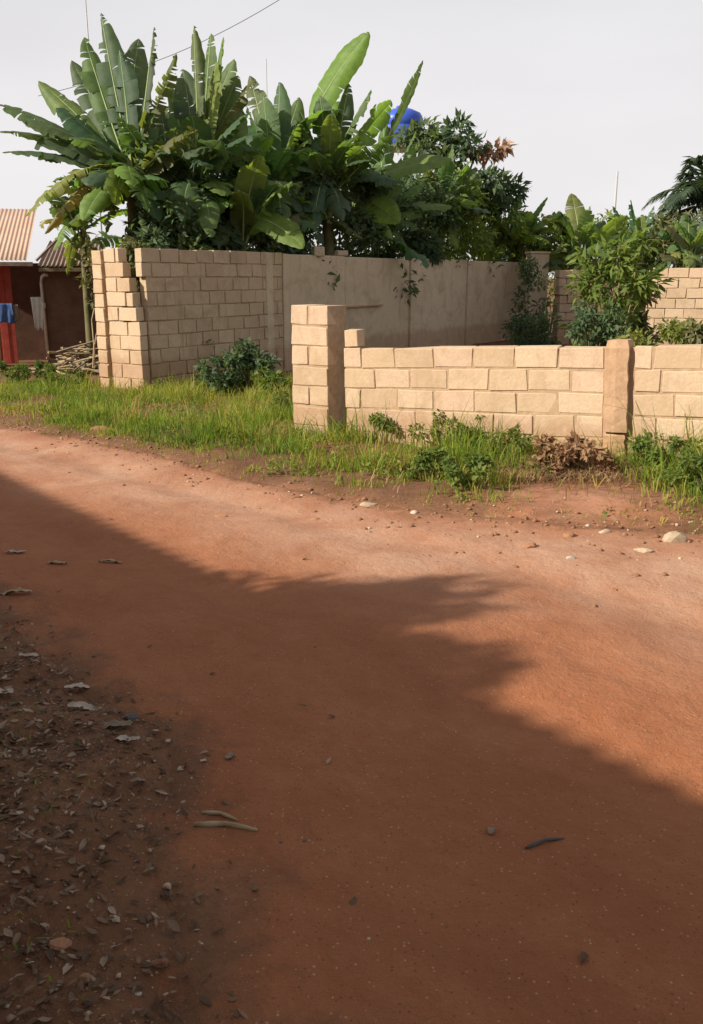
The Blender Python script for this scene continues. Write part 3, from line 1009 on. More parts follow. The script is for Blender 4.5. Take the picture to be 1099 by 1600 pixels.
banana((425, 278), 19.3, 'slim banana plant in the middle of the row with dark narrow leaves', [
    ((437, 128), .48, .0, .6, .15, D), ((390, 118), .5, .1, .8, .6, G_), ((468, 152), .5, .05, -.4, .2, G_), ((372, 205), .55, .35, .3, .4, D),
    ((505, 215), .55, .3, -.3, .3, G_), ((352, 300), .55, .55, .1, .4, D), ((482, 345), .5, .5, -.1, .4, D), ((405, 180), .5, .1, .2, .3, D), ((455, 235), .6, .3, .3, .3, D, None, -1.3),
    ((395, 330), .55, .5, .2, .3, D, None, -1.4), ((440, 360), .5, .5, .2, .4, G_, None, -1.2), ((412, 150), .55, .05, .5, .3, G_), ((452, 172), .55, .1, .3, .2, D), ((385, 165), .55, .2, .4, .4, D), ((492, 270), .6, .4, -.2, .3, D), ((365, 255), .6, .4, .2, .3, D)], r=.15)
banana((512, 275), 20.4, 'banana plant with the tallest broad yellow green leaf bent over at its tip', [
    ((577, 50), .58, .30, -1.0, .10, YG, (470, 215), -.6), ((440, 224), .56, .42, -.5, .15, GL, (548, 180), -.7), ((545, 130), .50, .05, -.8, .4, D), ((612, 158), .62, .10, .7, .25, GL, (545, 240), -.3),
    ((661, 94), .30, -.22, .9, .15, D, (596, 232), -.2), ((470, 175), .5, .1, .4, .3, G_), ((622, 300), .55, .5, -.2, .3, D), ((450, 320), .55, .5, .2, .4, D), ((560, 210), .6, .2, .1, .3, G_, None, -.9),
    ((535, 345), .55, .5, .1, .4, D, None, -1.3), ((490, 360), .5, .5, .1, .4, D, None, -1.3), ((580, 250), .6, .3, -.2, .3, D, None, -1.0), ((522, 112), .55, .1, .4, .3, GL), ((500, 150), .55, .1, .5, .3, D), ((580, 140), .5, .1, -.5, .4, G_), ((470, 240), .6, .35, .2, .3, D), ((600, 275), .6, .4, -.3, .3, D)], r=.17)
banana((258, 290), 17.6, 'banana plant squeezed between the two tall plants on the left', [
    ((252, 175), .5, .1, .4, .4, D), ((215, 215), .55, .25, .3, .5, G_), ((300, 210), .55, .25, -.3, .4, G_), ((235, 360), .5, .5, .2, .5, GL), ((285, 372), .5, .5, .1, .5, G_), ((200, 330), .55, .5, .2, .5, D)], r=.14)
banana((366, 300), 18.8, 'banana plant with torn leaves between the upright bright leaf and the slim plant', [
    ((362, 150), .5, .1, .4, .5, G_), ((332, 215), .55, .25, .3, .5, D), ((400, 215), .55, .25, -.3, .4, GL), ((345, 385), .5, .5, .2, .5, GL), ((395, 380), .5, .5, .1, .6, OL), ((318, 300), .55, .4, .2, .5, G_)], r=.14)
banana((470, 310), 20.4, 'banana plant hanging torn leaves over the middle of the wall', [
    ((468, 190), .5, .1, .4, .4, G_), ((430, 240), .55, .25, .3, .5, D), ((512, 235), .55, .25, -.3, .4, D), ((445, 380), .5, .5, .2, .5, G_), ((505, 385), .5, .5, .1, .6, D), ((425, 330), .55, .4, .2, .5, GL)], r=.14)
banana((588, 335), 20.6, 'banana plant with two broad sunlit arching leaves low over the wall', [
    ((706, 252), .55, .36, -.75, .06, GL, (548, 300), -1.3), ((624, 348), .56, .26, -.85, .05, GL, (535, 303), -1.4), ((650, 205), .45, .1, .6, .4, G_), ((600, 190), .5, .1, .4, .3, G_), ((520, 235), .55, .3, .3, .4, D),
    ((690, 335), .55, .5, -.2, .4, D), ((560, 395), .5, .45, .1, .4, D), ((640, 395), .5, .5, .1, .5, G_)], r=.15)
banana((378, 356), 17.9, 'young banana sucker with a broad leaf drooping towards the wall top', [
    ((474, 388), .46, .33, -.7, .05, GL, (380, 338), -.9), ((325, 365), .45, .35, .3, .4, G_), ((430, 290), .45, .2, .5, .3, D), ((352, 262), .45, .1, .4, .3, D), ((300, 330), .45, .35, .2, .4, D)], r=.11)
banana((684, 322), 22.6, 'banana plant right of the two arching leaves, half hidden by shrubs', [
    ((745, 262), .55, .3, -.4, .5, G_), ((618, 262), .5, .3, .3, .4, D), ((708, 225), .45, .1, .5, .5, G_), ((660, 230), .45, .1, .5, .4, D), ((752, 340), .55, .5, -.2, .5, GL), ((640, 370), .55, .5, .2, .4, D), ((715, 390), .5, .5, .0, .5, GL)], r=.15)
banana((800, 376), 25.0, 'banana plant with yellow green leaves above the rendered wall panels', [
    ((856, 308), .45, .0, .7, .1, D), ((885, 335), .5, .25, -.4, .4, GL), ((752, 322), .55, .3, .4, .4, G_), ((735, 372), .55, .4, .2, .5, GL), ((862, 382), .5, .35, -.3, .5, YG), ((805, 315), .5, .1, .5, .4, G_), ((775, 400), .45, .35, .1, .5, YG), ((830, 398), .5, .3, 0, .5, YL), ((830, 330), .5, .1, .5, .3, GL), ((840, 350), .6, .2, .4, .4, YG), ((770, 350), .6, .25, .3, .4, GL), ((870, 360), .55, .3, .3, .5, GL), ((755, 395), .5, .4, .2, .5, YG), ((815, 410), .5, .35, 0, .4, GL)], r=.14)
banana((905, 384), 26.5, 'low banana plant with one upright pointed leaf behind the pillars', [
    ((893, 302), .50, .0, .4, .1, GL), ((858, 345), .5, .2, .4, .4, GL), ((945, 345), .5, .2, -.3, .4, G_), ((957, 385), .5, .35, -.2, .4, G_), ((862, 398), .5, .35, .2, .5, GL), ((922, 322), .45, .1, -.4, .3, GL), ((905, 425), .45, .3, .1, .5, G_), ((880, 415), .5, .35, .1, .5, G_), ((875, 330), .5, .15, .4, .4, GL), ((935, 370), .55, .25, .3, .4, GL), ((865, 370), .55, .3, .3, .5, YG)], r=.14)
banana((998, 388), 27.5, 'banana plant with a fan of narrow dark leaves behind the tall weeds', [
    ((986, 312), .42, .0, .5, .3, D), ((1022, 322), .42, .0, .5, .3, D), ((1036, 340), .42, .05, .4, .3, G_), ((958, 322), .42, .05, .6, .4, G_), ((940, 352), .45, .15, .4, .4, G_), ((1054, 372), .45, .25, -.2, .4, GL), ((1010, 430), .45, .3, 0, .4, G_), ((968, 425), .45, .3, .1, .4, G_), ((1005, 335), .4, 0, .8, .2, GL), ((1040, 400), .45, .3, 0, .4, G_)], r=.14)
banana((1082, 395), 25.0, 'yellowing banana plant behind the far right sunlit wall', [
    ((1040, 352), .5, .2, .4, .5, OL), ((1112, 345), .5, .2, -.3, .5, GL), ((1120, 395), .5, .3, -.2, .5, OL), ((1048, 402), .5, .3, .2, .5, YL), ((1075, 335), .45, .1, .5, .5, G_), ((1070, 428), .45, .3, .1, .5, OL)], r=.13)


# ------------------------------------------------------------------ leafy shrubs, trees, weeds
def leaf_cloud(rs, centers, radii, n, size, flat=.5, aspect=2.2):
    """n folded leaves scattered round clump centres: V, F, var"""
    centers = np.asarray(centers, float); radii = np.asarray(radii, float)
    k = rs.integers(0, len(centers), n)
    d = rs.normal(size=(n, 3)); d /= np.linalg.norm(d, axis=1)[:, None] + 1e-9
    rr = rs.random(n) ** .45
    P = centers[k] + d * rr[:, None] * radii[k][:, None] * np.array([1, 1, .8])
    ax = d + rs.normal(size=(n, 3)) * .7 + np.array([0, 0, -.25])
    ax /= np.linalg.norm(ax, axis=1)[:, None] + 1e-9
    nn = rs.normal(size=(n, 3)) * flat + np.array([-.2, -.2, .9])
    sd = np.cross(ax, nn); sd /= np.linalg.norm(sd, axis=1)[:, None] + 1e-9
    up = np.cross(sd, ax)
    L = size * rs.uniform(.6, 1.35, n)[:, None]
    Wd = L / aspect * .5
    tip = P + ax * L - up * L * .12
    mid = P + ax * L * .45 + up * L * .04
    l_ = P + ax * L * .42 - sd * Wd + up * Wd * .5
    r2 = P + ax * L * .42 + sd * Wd + up * Wd * .5
    V = np.stack([P, l_, tip, r2, mid], 1).reshape(-1, 3)
    b = np.arange(n)[:, None] * 5
    F = np.concatenate([b + np.array([[0, 4, 1]]), b + np.array([[1, 4, 2]]), b + np.array([[0, 3, 4]]), b + np.array([[3, 2, 4]])], 0)
    clump = rs.random(len(centers))
    var = np.clip(.55 * clump[k] + .45 * rs.random(n), 0, 1)
    return V, F, np.repeat(var, 5)


def shrub(base, height, width, n, size, mat, label, name='shrub', cat='shrub', group=None, seed=1, clumps=14, depth=None, stems=4, low=.15, part='foliage', flat=.6, aspect=2.2, stem_mat='bark', stem_r=.02):
    rs = np.random.default_rng(seed)
    rn = random.Random(seed)
    root = empty(name, base, label, cat, group)
    depth = depth or width
    cs, rd = [], []
    for _ in range(clumps):
        h = low + (1 - low) * rn.random() ** .8
        sp = math.sqrt(max(.08, 1 - (abs(h - .5) * 1.7) ** 2))
        a = rn.uniform(0, 2 * math.pi); q = math.sqrt(rn.random()) * .5 * sp
        cs.append((math.cos(a) * q * width, math.sin(a) * q * depth, h * height * .92)); rd.append(min(width, height) * rn.uniform(.13, .26))
    V, F, var = leaf_cloud(rs, cs, rd, n, size, flat, aspect)
    V[:, 2] = np.maximum(V[:, 2], .01)
    np_mesh(part, V, F, M[mat], root, attr={'var': var})
    order = sorted(range(clumps), key=lambda i: -cs[i][2])
    for i in order[:stems]:
        c = Vector(cs[i])
        pts = [Vector((c.x * .1, c.y * .1, -.05)), Vector((c.x * .35, c.y * .35, c.z * .45)) + Vector((rn.uniform(-.05, .05), 0, 0)) * height, c]
        V2, F2 = tube_data(pts, [stem_r * height ** .5, stem_r * .7 * height ** .5, stem_r * .3 * height ** .5], 6)
        mesh_obj('stem', V2, F2, M[stem_mat], root)
    return root


def behind(px, py, t):
    p = at(px, py, t); p.z = gz(p.x, p.y) - .03
    return p


# dark understorey behind the long wall
gsh = 'dark shrubs behind the long shaded wall'
labs = ['dark shrub behind the wall between the leftmost tall banana and the squeezed one',
        'dark shrub under the banana with the bright upright leaf',
        'dark shrub above the block wall, beneath the young banana sucker',
        'dark shrub under the slim banana in the middle of the row',
        'dark shrub above the two pale broken blocks on the wall top',
        'dark shrub under the banana with the tallest yellow green leaf',
        'dark shrub under the two broad arching leaves',
        'dark shrub below the blue water tank']
def behind_wall(px, back):
    p = at(px, 400, wall_depth(px) + back)
    return Vector((p.x, p.y, -.3))


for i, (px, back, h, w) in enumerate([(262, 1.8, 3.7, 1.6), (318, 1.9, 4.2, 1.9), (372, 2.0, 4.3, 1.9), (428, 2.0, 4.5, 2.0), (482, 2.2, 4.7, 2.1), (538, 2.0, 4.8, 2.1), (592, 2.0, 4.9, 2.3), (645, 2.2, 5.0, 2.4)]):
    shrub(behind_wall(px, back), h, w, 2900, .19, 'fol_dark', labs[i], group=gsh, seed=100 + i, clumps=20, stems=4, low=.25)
for px, back, h, w, n, mat, lb in [
        (700, 1.6, 5.0, 2.6, 3000, 'fol_mid', 'leafy green shrub overhanging the rendered wall panel right of the bananas'),
        (748, 2.2, 4.6, 2.6, 3000, 'fol_mid', 'loose green shrub under the bunch of pinkish dead leaves'),
        (800, 2.0, 3.9, 2.6, 2600, 'fol_lit', 'yellow green shrub behind the last rendered panel before the pillars'),
        (652, 1.0, 3.25, 1.3, 1300, 'fol_dark', 'dark green shrub spilling over the wall top beside the pilaster')]:
    shrub(behind_wall(px, back), h, w, n, .20, mat, lb, seed=130 + px, clumps=20, stems=4, low=.45 if px != 652 else .82)
for px, py, t, h, w, mat, lb in [
        (860, 500, 31, 3.9, 2.8, 'fol_lit', 'green bush behind the two pillars'),
        (925, 500, 32, 4.0, 3.4, 'fol_mid', 'green bush behind the tall weed, left of the narrow-leaved banana'),
        (1062, 500, 27, 3.6, 3.0, 'fol_olive', 'olive bush behind the far sunlit wall'),
        (995, 500, 31, 4.0, 2.8, 'fol_mid', 'leafy bush between the narrow-leaved banana and the far sunlit wall')]:
    shrub(behind(px, py, t), h, w, 2400, .20, mat, lb, seed=150 + px, clumps=18, stems=4, low=.4)

shrub(behind_wall(203, 1.3), 2.75, .75, 900, .14, 'fol_olive', 'olive shrub filling the notch above the stepped wall end', seed=171, clumps=12, stems=4, low=.5)

banana((128, 352), 18.3, 'small yellowing banana drooping over the shack roof, left of the stepped wall end', [
    ((62, 352), .42, .35, .3, .7, YL), ((85, 392), .42, .45, .2, .7, YG), ((118, 290), .40, .1, .5, .5, GL), ((165, 310), .42, .2, -.4, .5, G_), ((105, 430), .40, .4, .2, .8, OL), ((150, 420), .40, .4, 0, .7, YL), ((80, 318), .42, .3, .4, .6, OL)], r=.09, fill=6)

# broad-leaved tree with a bunch of dead pinkish leaves
TT = wall_depth(735) + 2.2
tp = at(725, 400, TT); tp.z = -.35
tree = empty('leafy_tree', tp, 'small drooping tree with a bunch of pinkish dead leaves behind the wall', 'tree')


def rel(px, py, t, o): return at(px, py, t) - o


V, F = tube_data([Vector((0, 0, 0)), Vector((.05, 0, 1.8)), Vector((-.05, .05, 3.4)), rel(720, 235, TT, tp)], [.11, .09, .07, .04], 9)
mesh_obj('trunk', V, F, M['bark'], tree, smooth=True)
for q in [(760, 232), (690, 220), (785, 285), (660, 250), (740, 290)]:
    V, F = tube_data([rel(722, 300, TT, tp), rel((722 + q[0]) / 2, (280 + q[1]) / 2 - 8, TT, tp), rel(q[0], q[1], TT, tp)], [.045, .03, .015], 6)
    mesh_obj('limb', V, F, M['bark'], tree)
rs = np.random.default_rng(5)
cs = [rel(x, y, TT + rs.uniform(-.7, .7), tp) for x, y in [(640, 215), (665, 205), (690, 225), (715, 205), (735, 225), (700, 250), (655, 245), (740, 285), (765, 285), (785, 290), (720, 290), (690, 290), (770, 315), (745, 330), (800, 300)]]
V, F, var = leaf_cloud(rs, [tuple(c) for c in cs], [.44] * len(cs), 2600, .30, .5, 2.6)
np_mesh('crown', V, F, M['fol_dark'], tree, attr={'var': var})
cs = [rel(x, y, TT - .3, tp) for x, y in [(745, 235), (760, 240), (775, 238), (785, 232)]]
V, F, var = leaf_cloud(rs, [tuple(c) for c in cs], [.22] * 4, 170, .30, .5, 2.0)
tag(np_mesh('dead_leaves', V, F, M['fol_dead'], tree, attr={'var': var}), 'bunch of pinkish brown dead leaves')

# weeds and stems behind the low wall


shrub(behind(962, 520, 19.5), 2.75, 1.6, 1150, .30, 'fol_mid', 'tall leafy weed with bare stalks rising behind the concrete column', 'tall_weed', 'weed', seed=201, clumps=26, stems=14, low=.25, aspect=3.6, stem_mat='twig', stem_r=.014)
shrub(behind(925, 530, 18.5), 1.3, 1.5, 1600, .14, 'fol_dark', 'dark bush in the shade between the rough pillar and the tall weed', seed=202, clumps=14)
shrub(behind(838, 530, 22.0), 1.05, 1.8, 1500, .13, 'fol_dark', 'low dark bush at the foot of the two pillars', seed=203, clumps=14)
shrub(behind(1045, 520, 16.5), .95, 1.5, 1900, .13, 'fol_lit', 'yellow green bush in front of the far sunlit wall', seed=204, clumps=16, low=.1)
shrub(behind(1105, 520, 15.5), .95, 1.1, 1300, .13, 'fol_olive', 'olive bush with brown stems at the right edge behind the low wall', seed=205, clumps=12, stems=8, stem_mat='twig')
shrub(behind(1000, 520, 20.5), 1.6, .9, 900, .14, 'fol_olive', 'olive weed left of the far sunlit wall', 'tall_weed', 'weed', seed=206, clumps=10, stems=6, stem_mat='twig')
# creeper over the wall end
cr = empty('creeper', behind(822, 530, 24.6), 'dark creeper hanging over the end of the long wall', 'creeper')
rs = np.random.default_rng(77)
cpts = [(826, 412), (823, 430), (820, 450), (815, 470), (812, 490), (808, 508), (830, 420), (842, 440), (800, 515), (830, 500), (850, 480), (850, 520)]
cs = [tuple(at(x, y, 24.5) - cr.location) for x, y in cpts]
V, F, var = leaf_cloud(rs, cs, [.20 + .012 * i for i in range(len(cs))], 1100, .13, .6)
np_mesh('foliage', V, F, M['fol_dark'], cr, attr={'var': var})
V, F = tube_data([at(838, 530, 24.6) - cr.location, at(818, 470, 24.6) - cr.location, at(826, 410, 24.6) - cr.location], [.02, .016, .01], 6)
mesh_obj('stem', V, F, M['twig'], cr)
# dry creeper on the narrow pier
cr = empty('creeper', behind(150, 560, 15.9), 'pale dry creeper climbing the narrow pier beside the shack', 'creeper')
rs = np.random.default_rng(78)
rn = random.Random(4)
for k in range(4):
    x0 = 148 + 3 * k
    pts = [at(x0 + rn.uniform(-5, 5), y, 15.75 + rn.uniform(-.04, .04)) - cr.location for y in (575, 540, 500, 460, 425, 395 + 14 * k)]
    V, F = tube_data(pts, [.013, .012, .011, .009, .008, .005], 5)
    mesh_obj('stem', V, F, M['twig'], cr)
cs = [tuple(at(x, y, 15.75) - cr.location) for x, y in [(142, 395), (148, 415), (140, 430), (150, 445), (134, 440), (145, 380), (150, 470)]]
V, F, var = leaf_cloud(rs, cs, [.13] * 7, 170, .12, .6)
np_mesh('foliage', V, F, M['fol_olive'], cr, attr={'var': var})

# shaded bushes in the broken foot of the long wall
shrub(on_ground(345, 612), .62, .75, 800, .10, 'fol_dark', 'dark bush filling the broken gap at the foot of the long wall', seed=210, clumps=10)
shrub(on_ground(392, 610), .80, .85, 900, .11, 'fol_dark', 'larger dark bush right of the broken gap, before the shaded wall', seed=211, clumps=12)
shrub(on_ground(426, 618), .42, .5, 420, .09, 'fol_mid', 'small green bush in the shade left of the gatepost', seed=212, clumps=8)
p = s_hole0 + .9  # bush added behind the gap so sunlit ground does not show through
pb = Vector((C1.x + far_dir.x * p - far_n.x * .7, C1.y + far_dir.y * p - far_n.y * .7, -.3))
shrub(pb, 1.0, 2.0, 1200, .13, 'fol_dark', 'dark bush added behind the broken gap of the long wall to keep it dark', seed=213, clumps=14)

# oil palm at the right edge
PT = 28.0
td = at(1112, 420, PT); td.z = -.4
palm = empty('palm_tree', td, 'dark oil palm with drooping fronds at the right edge behind the far wall', 'palm')
pc_ = at(1108, 322, PT) - td
V, F = tube_data([Vector((0, 0, 0)), Vector((.1, 0, pc_.z * .5)), pc_], [.30, .25, .22], 12)
mesh_obj('trunk', V, F, M['bark'], palm, smooth=True)
rn = random.Random(66)
for k in range(40):
    a = 2 * math.pi * k / 26 * 5.0 + rn.uniform(-.2, .2)
    el = rn.uniform(-.2, 1.25)
    L = rn.uniform(1.5, 2.6)
    d = Vector((math.cos(a) * math.cos(el), math.sin(a) * math.cos(el), math.sin(el)))
    end = pc_ + Vector((d.x * L, d.y * L, d.z * L * .75 - 1.0 * math.cos(el) * L * .5))
    ctl = pc_ + d * L * .62 + Vector((0, 0, .25))
    V, F = [], []
    pt = lambda u: pc_ * (1 - u) ** 2 + ctl * 2 * u * (1 - u) + end * u * u
    for i_ in range(34):
        u = .12 + .87 * i_ / 33
        p = pt(u); t_ = (pt(min(1, u + .01)) - pt(u - .01)).normalized()
        sd_ = t_.cross(Vector((0, 0, 1))).normalized()
        ll = .62 * (math.sin(math.pi * min(1, u * .9 + .08)) ** .6) * rn.uniform(.8, 1.1)
        for sgn in (-1, 1):
            q = p + (sd_ * sgn * .75 + t_ * .55 + Vector((0, 0, rn.uniform(-.75, -.1)))).normalized() * ll
            m_ = p.lerp(q, .5) + Vector((0, 0, .05))
            b_ = len(V); w_ = t_ * .034
            V += [p - w_, p + w_, m_ + w_, m_ - w_, q]
            F += [(b_, b_ + 1, b_ + 2, b_ + 3), (b_ + 3, b_ + 2, b_ + 4)]
    tv, tf = tube_data([pt(u / 8) for u in range(9)], [.035 * (1 - .09 * u) for u in range(9)], 5)
    b_ = len(V); V += tv; F += [tuple(b_ + q for q in f) for f in tf]
    o = mesh_obj('frond', V, F, M['palm'], palm)
    c = rn.uniform(.7, 1.2); o.color = (.055 * c, .082 * c, .05 * c, 1)

# ------------------------------------------------------------------ grass
def blades(name, pts, length, width, mat, rs, var, kind='stuff', lean=.5, aim=None):
    n = len(pts)
    x, y = pts[:, 0], pts[:, 1]
    z = ground_z(x, y) - .012
    a = rs.uniform(0, 2 * np.pi, n) if aim is None else aim + rs.normal(0, .6, n)
    b = rs.uniform(0, 2 * np.pi, n)
    L = length; wd = width * rs.uniform(.6, 1.3, n)
    bend = np.abs(rs.normal(0, lean, n)) + .15
    dx, dy = np.cos(a), np.sin(a)
    sx, sy = np.cos(b), np.sin(b)
    base = np.stack([x, y, z], 1)
    S1 = np.stack([sx, sy, sx * 0], 1) * wd[:, None] * .5
    m1 = base + np.stack([dx * bend * .25 * L, dy * bend * .25 * L, L * .55], 1)
    tp_ = base + np.stack([dx * bend * .8 * L, dy * bend * .8 * L, L * (1.0 - .28 * np.minimum(bend, 1.5))], 1)
    V = np.stack([base - S1, base + S1, m1 + S1 * .8, m1 - S1 * .8, tp_], 1).reshape(-1, 3)
    q = np.arange(n)[:, None] * 5
    F = np.concatenate([q + np.array([[0, 1, 2]]), q + np.array([[0, 2, 3]]), q + np.array([[3, 2, 4]])], 0)
    o = np_mesh(name, V, F, M[mat], attr={'var': np.repeat(var, 5)})
    return tag(o, kind=kind)


rs = np.random.default_rng(12)


def low_wall_d(x, y):       # distance in front of the low wall line (positive towards the road)
    return -((x - A.x) * .51 + (y - A.y) * .86)


N = 230000
cand = np.stack([rs.uniform(-7.5, 6.0, N), rs.uniform(5.0, 17.0, N)], 1)
dv = verge_d(cand[:, 0], cand[:, 1])
wd_ = low_wall_d(cand[:, 0], cand[:, 1])
rel_ = np.stack([cand[:, 0] - C1.x, cand[:, 1] - C1.y], 1)
side_far = rel_[:, 0] * far_n.x + rel_[:, 1] * far_n.y
dens = sstep(-.06, .42, dv) * (.10 + .90 * sstep(-.45, .45, fbm(cand[:, 0], cand[:, 1], .7, 4, 61)))
# bare brown patch before the column
bare_c = on_ground(905, 768)
bare = np.exp(-(((cand[:, 0] - bare_c.x) / .62) ** 2 + ((cand[:, 1] - bare_c.y) / .95) ** 2))
dens = dens * (1 - .97 * np.clip(bare * 1.6, 0, 1))
keep = (rs.random(N) < dens * .92) & ((wd_ > .03) | (cand[:, 0] < -.05)) & ((side_far > .05) | (cand[:, 0] < -4.4)) & (cand[:, 1] < 16.5)
cand = cand[keep]; dv = dv[keep]
tall = sstep(-.5, .8, fbm(cand[:, 0], cand[:, 1], .5, 3, 62)) * 1.4
wallnear = np.exp(-np.abs(low_wall_d(cand[:, 0], cand[:, 1])) / .35) * (cand[:, 0] > 0)
length = (.045 + .10 * sstep(.05, .8, dv) + .10 * tall * sstep(.2, 1.0, dv) + (.15 * wallnear) + .16 * sstep(2.5, 3.1, cand[:, 0]) * sstep(.2, .8, dv)) * rs.uniform(.45, 1.35, len(cand))
var = np.clip(.38 + .30 * fbm(cand[:, 0], cand[:, 1], 1.1, 3, 63) + rs.normal(0, .17, len(cand)) + .38 * (1 - sstep(.1, .7, dv)), 0, 1)
# gather most blades into tufts that lean outwards
nt_ = 2600
pick = rs.integers(0, len(cand), nt_)
tuft = cand[pick]; th = rs.uniform(.6, 1.9, nt_); tv_ = rs.normal(0, .14, nt_)
own = rs.integers(0, nt_, int(len(cand) * .62))
off = rs.normal(0, 1, (len(own), 2)) * (.035 + .03 * th[own])[:, None]
aim = np.arctan2(off[:, 1], off[:, 0])
tp2 = tuft[own] + off
ok_ = ((low_wall_d(tp2[:, 0], tp2[:, 1]) > .03) | (tp2[:, 0] < -.05))
own, tp2, aim = own[ok_], tp2[ok_], aim[ok_]
loose = rs.random(len(cand)) < .42
near_col = np.exp(-(((tp2[:, 0] - bare_c.x) / .75) ** 2 + ((tp2[:, 1] - bare_c.y) / .8) ** 2))
length = np.concatenate([length[pick][own] * th[own] * rs.uniform(.5, 1.15, len(own)) * (1 - .55 * near_col), length[loose] * .75])
var = np.clip(np.concatenate([var[pick][own] + tv_[own] + rs.normal(0, .08, len(own)), var[loose] + .10]), 0, 1)
aim = np.concatenate([aim, rs.uniform(0, 6.28, int(loose.sum()))])
grass = blades('grass', np.concatenate([tp2, cand[loose]]), length, .010, 'grass', rs, var, lean=.75, aim=aim)
grass['label'] = 'strip of green and yellow grass between road and walls'; 

N = 26000
dry_c = on_ground(890, 738)
dc = np.stack([dry_c.x + rs.normal(0, .42, N), dry_c.y + rs.normal(0, .26, N)], 1)
kp = (low_wall_d(dc[:, 0], dc[:, 1]) > .04) & (verge_d(dc[:, 0], dc[:, 1]) > .05) & (rs.random(N) < .16)
dc = dc[kp]
dg_ = blades('dry_grass', dc, .05 + .10 * rs.random(len(dc)), .011, 'drygrass', rs, rs.random(len(dc)), lean=2.0)
dg_['label'] = 'patch of brown dead grass in front of the concrete column'
# grass growing inside the yard behind the low wall
N = 30000
yc_ = np.stack([rs.uniform(-.5, 9, N), rs.uniform(9.5, 22, N)], 1)
kp = (low_wall_d(yc_[:, 0], yc_[:, 1]) < -.35) & (((yc_[:, 0] - C1.x) * far_n.x + (yc_[:, 1] - C1.y) * far_n.y) > .2)
yc_ = yc_[kp]
yg = blades('yard_grass', yc_, .12 + .3 * rs.random(len(yc_)) ** 2, .018, 'grass', rs, rs.random(len(yc_)) * .8)
yg['label'] = 'rough grass in the yard behind the low wall'

# creeping broad-leaved weeds and dry stalks mixed through the grass
N = 9000
wc = np.stack([rs.uniform(-7.5, 5.0, N), rs.uniform(5.0, 16.5, N)], 1)
dw = verge_d(wc[:, 0], wc[:, 1])
kw = (rs.random(N) < sstep(.05, .6, dw) * sstep(-.15, .5, fbm(wc[:, 0], wc[:, 1], .6, 4, 71)) * .75) & ((low_wall_d(wc[:, 0], wc[:, 1]) > .06) | (wc[:, 0] < -.05)) & ((((wc[:, 0] - C1.x) * far_n.x + (wc[:, 1] - C1.y) * far_n.y) > .05) | (wc[:, 0] < -4.5)) & (wc[:, 1] < 16.2)
wc = wc[kw]
wc = wc[np.hypot((wc[:, 0] - bare_c.x) / .7, (wc[:, 1] - bare_c.y) / .6) > 1]
wz = ground_z(wc[:, 0], wc[:, 1])
wh = .02 + .11 * rs.random(len(wc)) ** 1.5
V, F, var = leaf_cloud(rs, np.stack([wc[:, 0], wc[:, 1], wz + wh], 1), .03 + .05 * rs.random(len(wc)), len(wc) * 11, .042, .5, 1.9)
gw = np_mesh('creeping_weeds', V, F, M['fol_weed'], attr={'var': var})
gw['label'] = 'creeping broad-leaved weeds mixed through the verge grass'
tag(gw, kind='stuff')
N = 5000
sc_ = np.stack([rs.uniform(-7.5, 5.0, N), rs.uniform(5.0, 15.5, N)], 1)
ks = (rs.random(N) < .5 * sstep(.1, .5, verge_d(sc_[:, 0], sc_[:, 1]))) & ((low_wall_d(sc_[:, 0], sc_[:, 1]) > .06) | (sc_[:, 0] < -.05)) & ((((sc_[:, 0] - C1.x) * far_n.x + (sc_[:, 1] - C1.y) * far_n.y) > .05) | (sc_[:, 0] < -4.5))
sc_ = sc_[ks]
ds_ = blades('dry_stalks', sc_, .10 + .22 * rs.random(len(sc_)) ** 2, .007, 'drygrass', rs, rs.random(len(sc_)), lean=.7)
ds_['label'] = 'thin dry stalks standing through the verge grass'

shrub(on_ground(905, 735, -.02), .30, 1.0, 1500, .075, 'fol_brown', 'brown heap of dead weeds in front of the concrete column', 'dead_weed_heap', 'weed heap', seed=290, clumps=18, stems=10, low=.05, stem_mat='twig', stem_r=.012)
shrub(on_ground(860, 725, -.02), .30, .6, 700, .07, 'fol_brown', 'smaller brown clump of dead weeds left of the column heap', 'dead_weed_heap', 'weed heap', seed=291, clumps=10, stems=6, low=.05, stem_mat='twig', stem_r=.012)
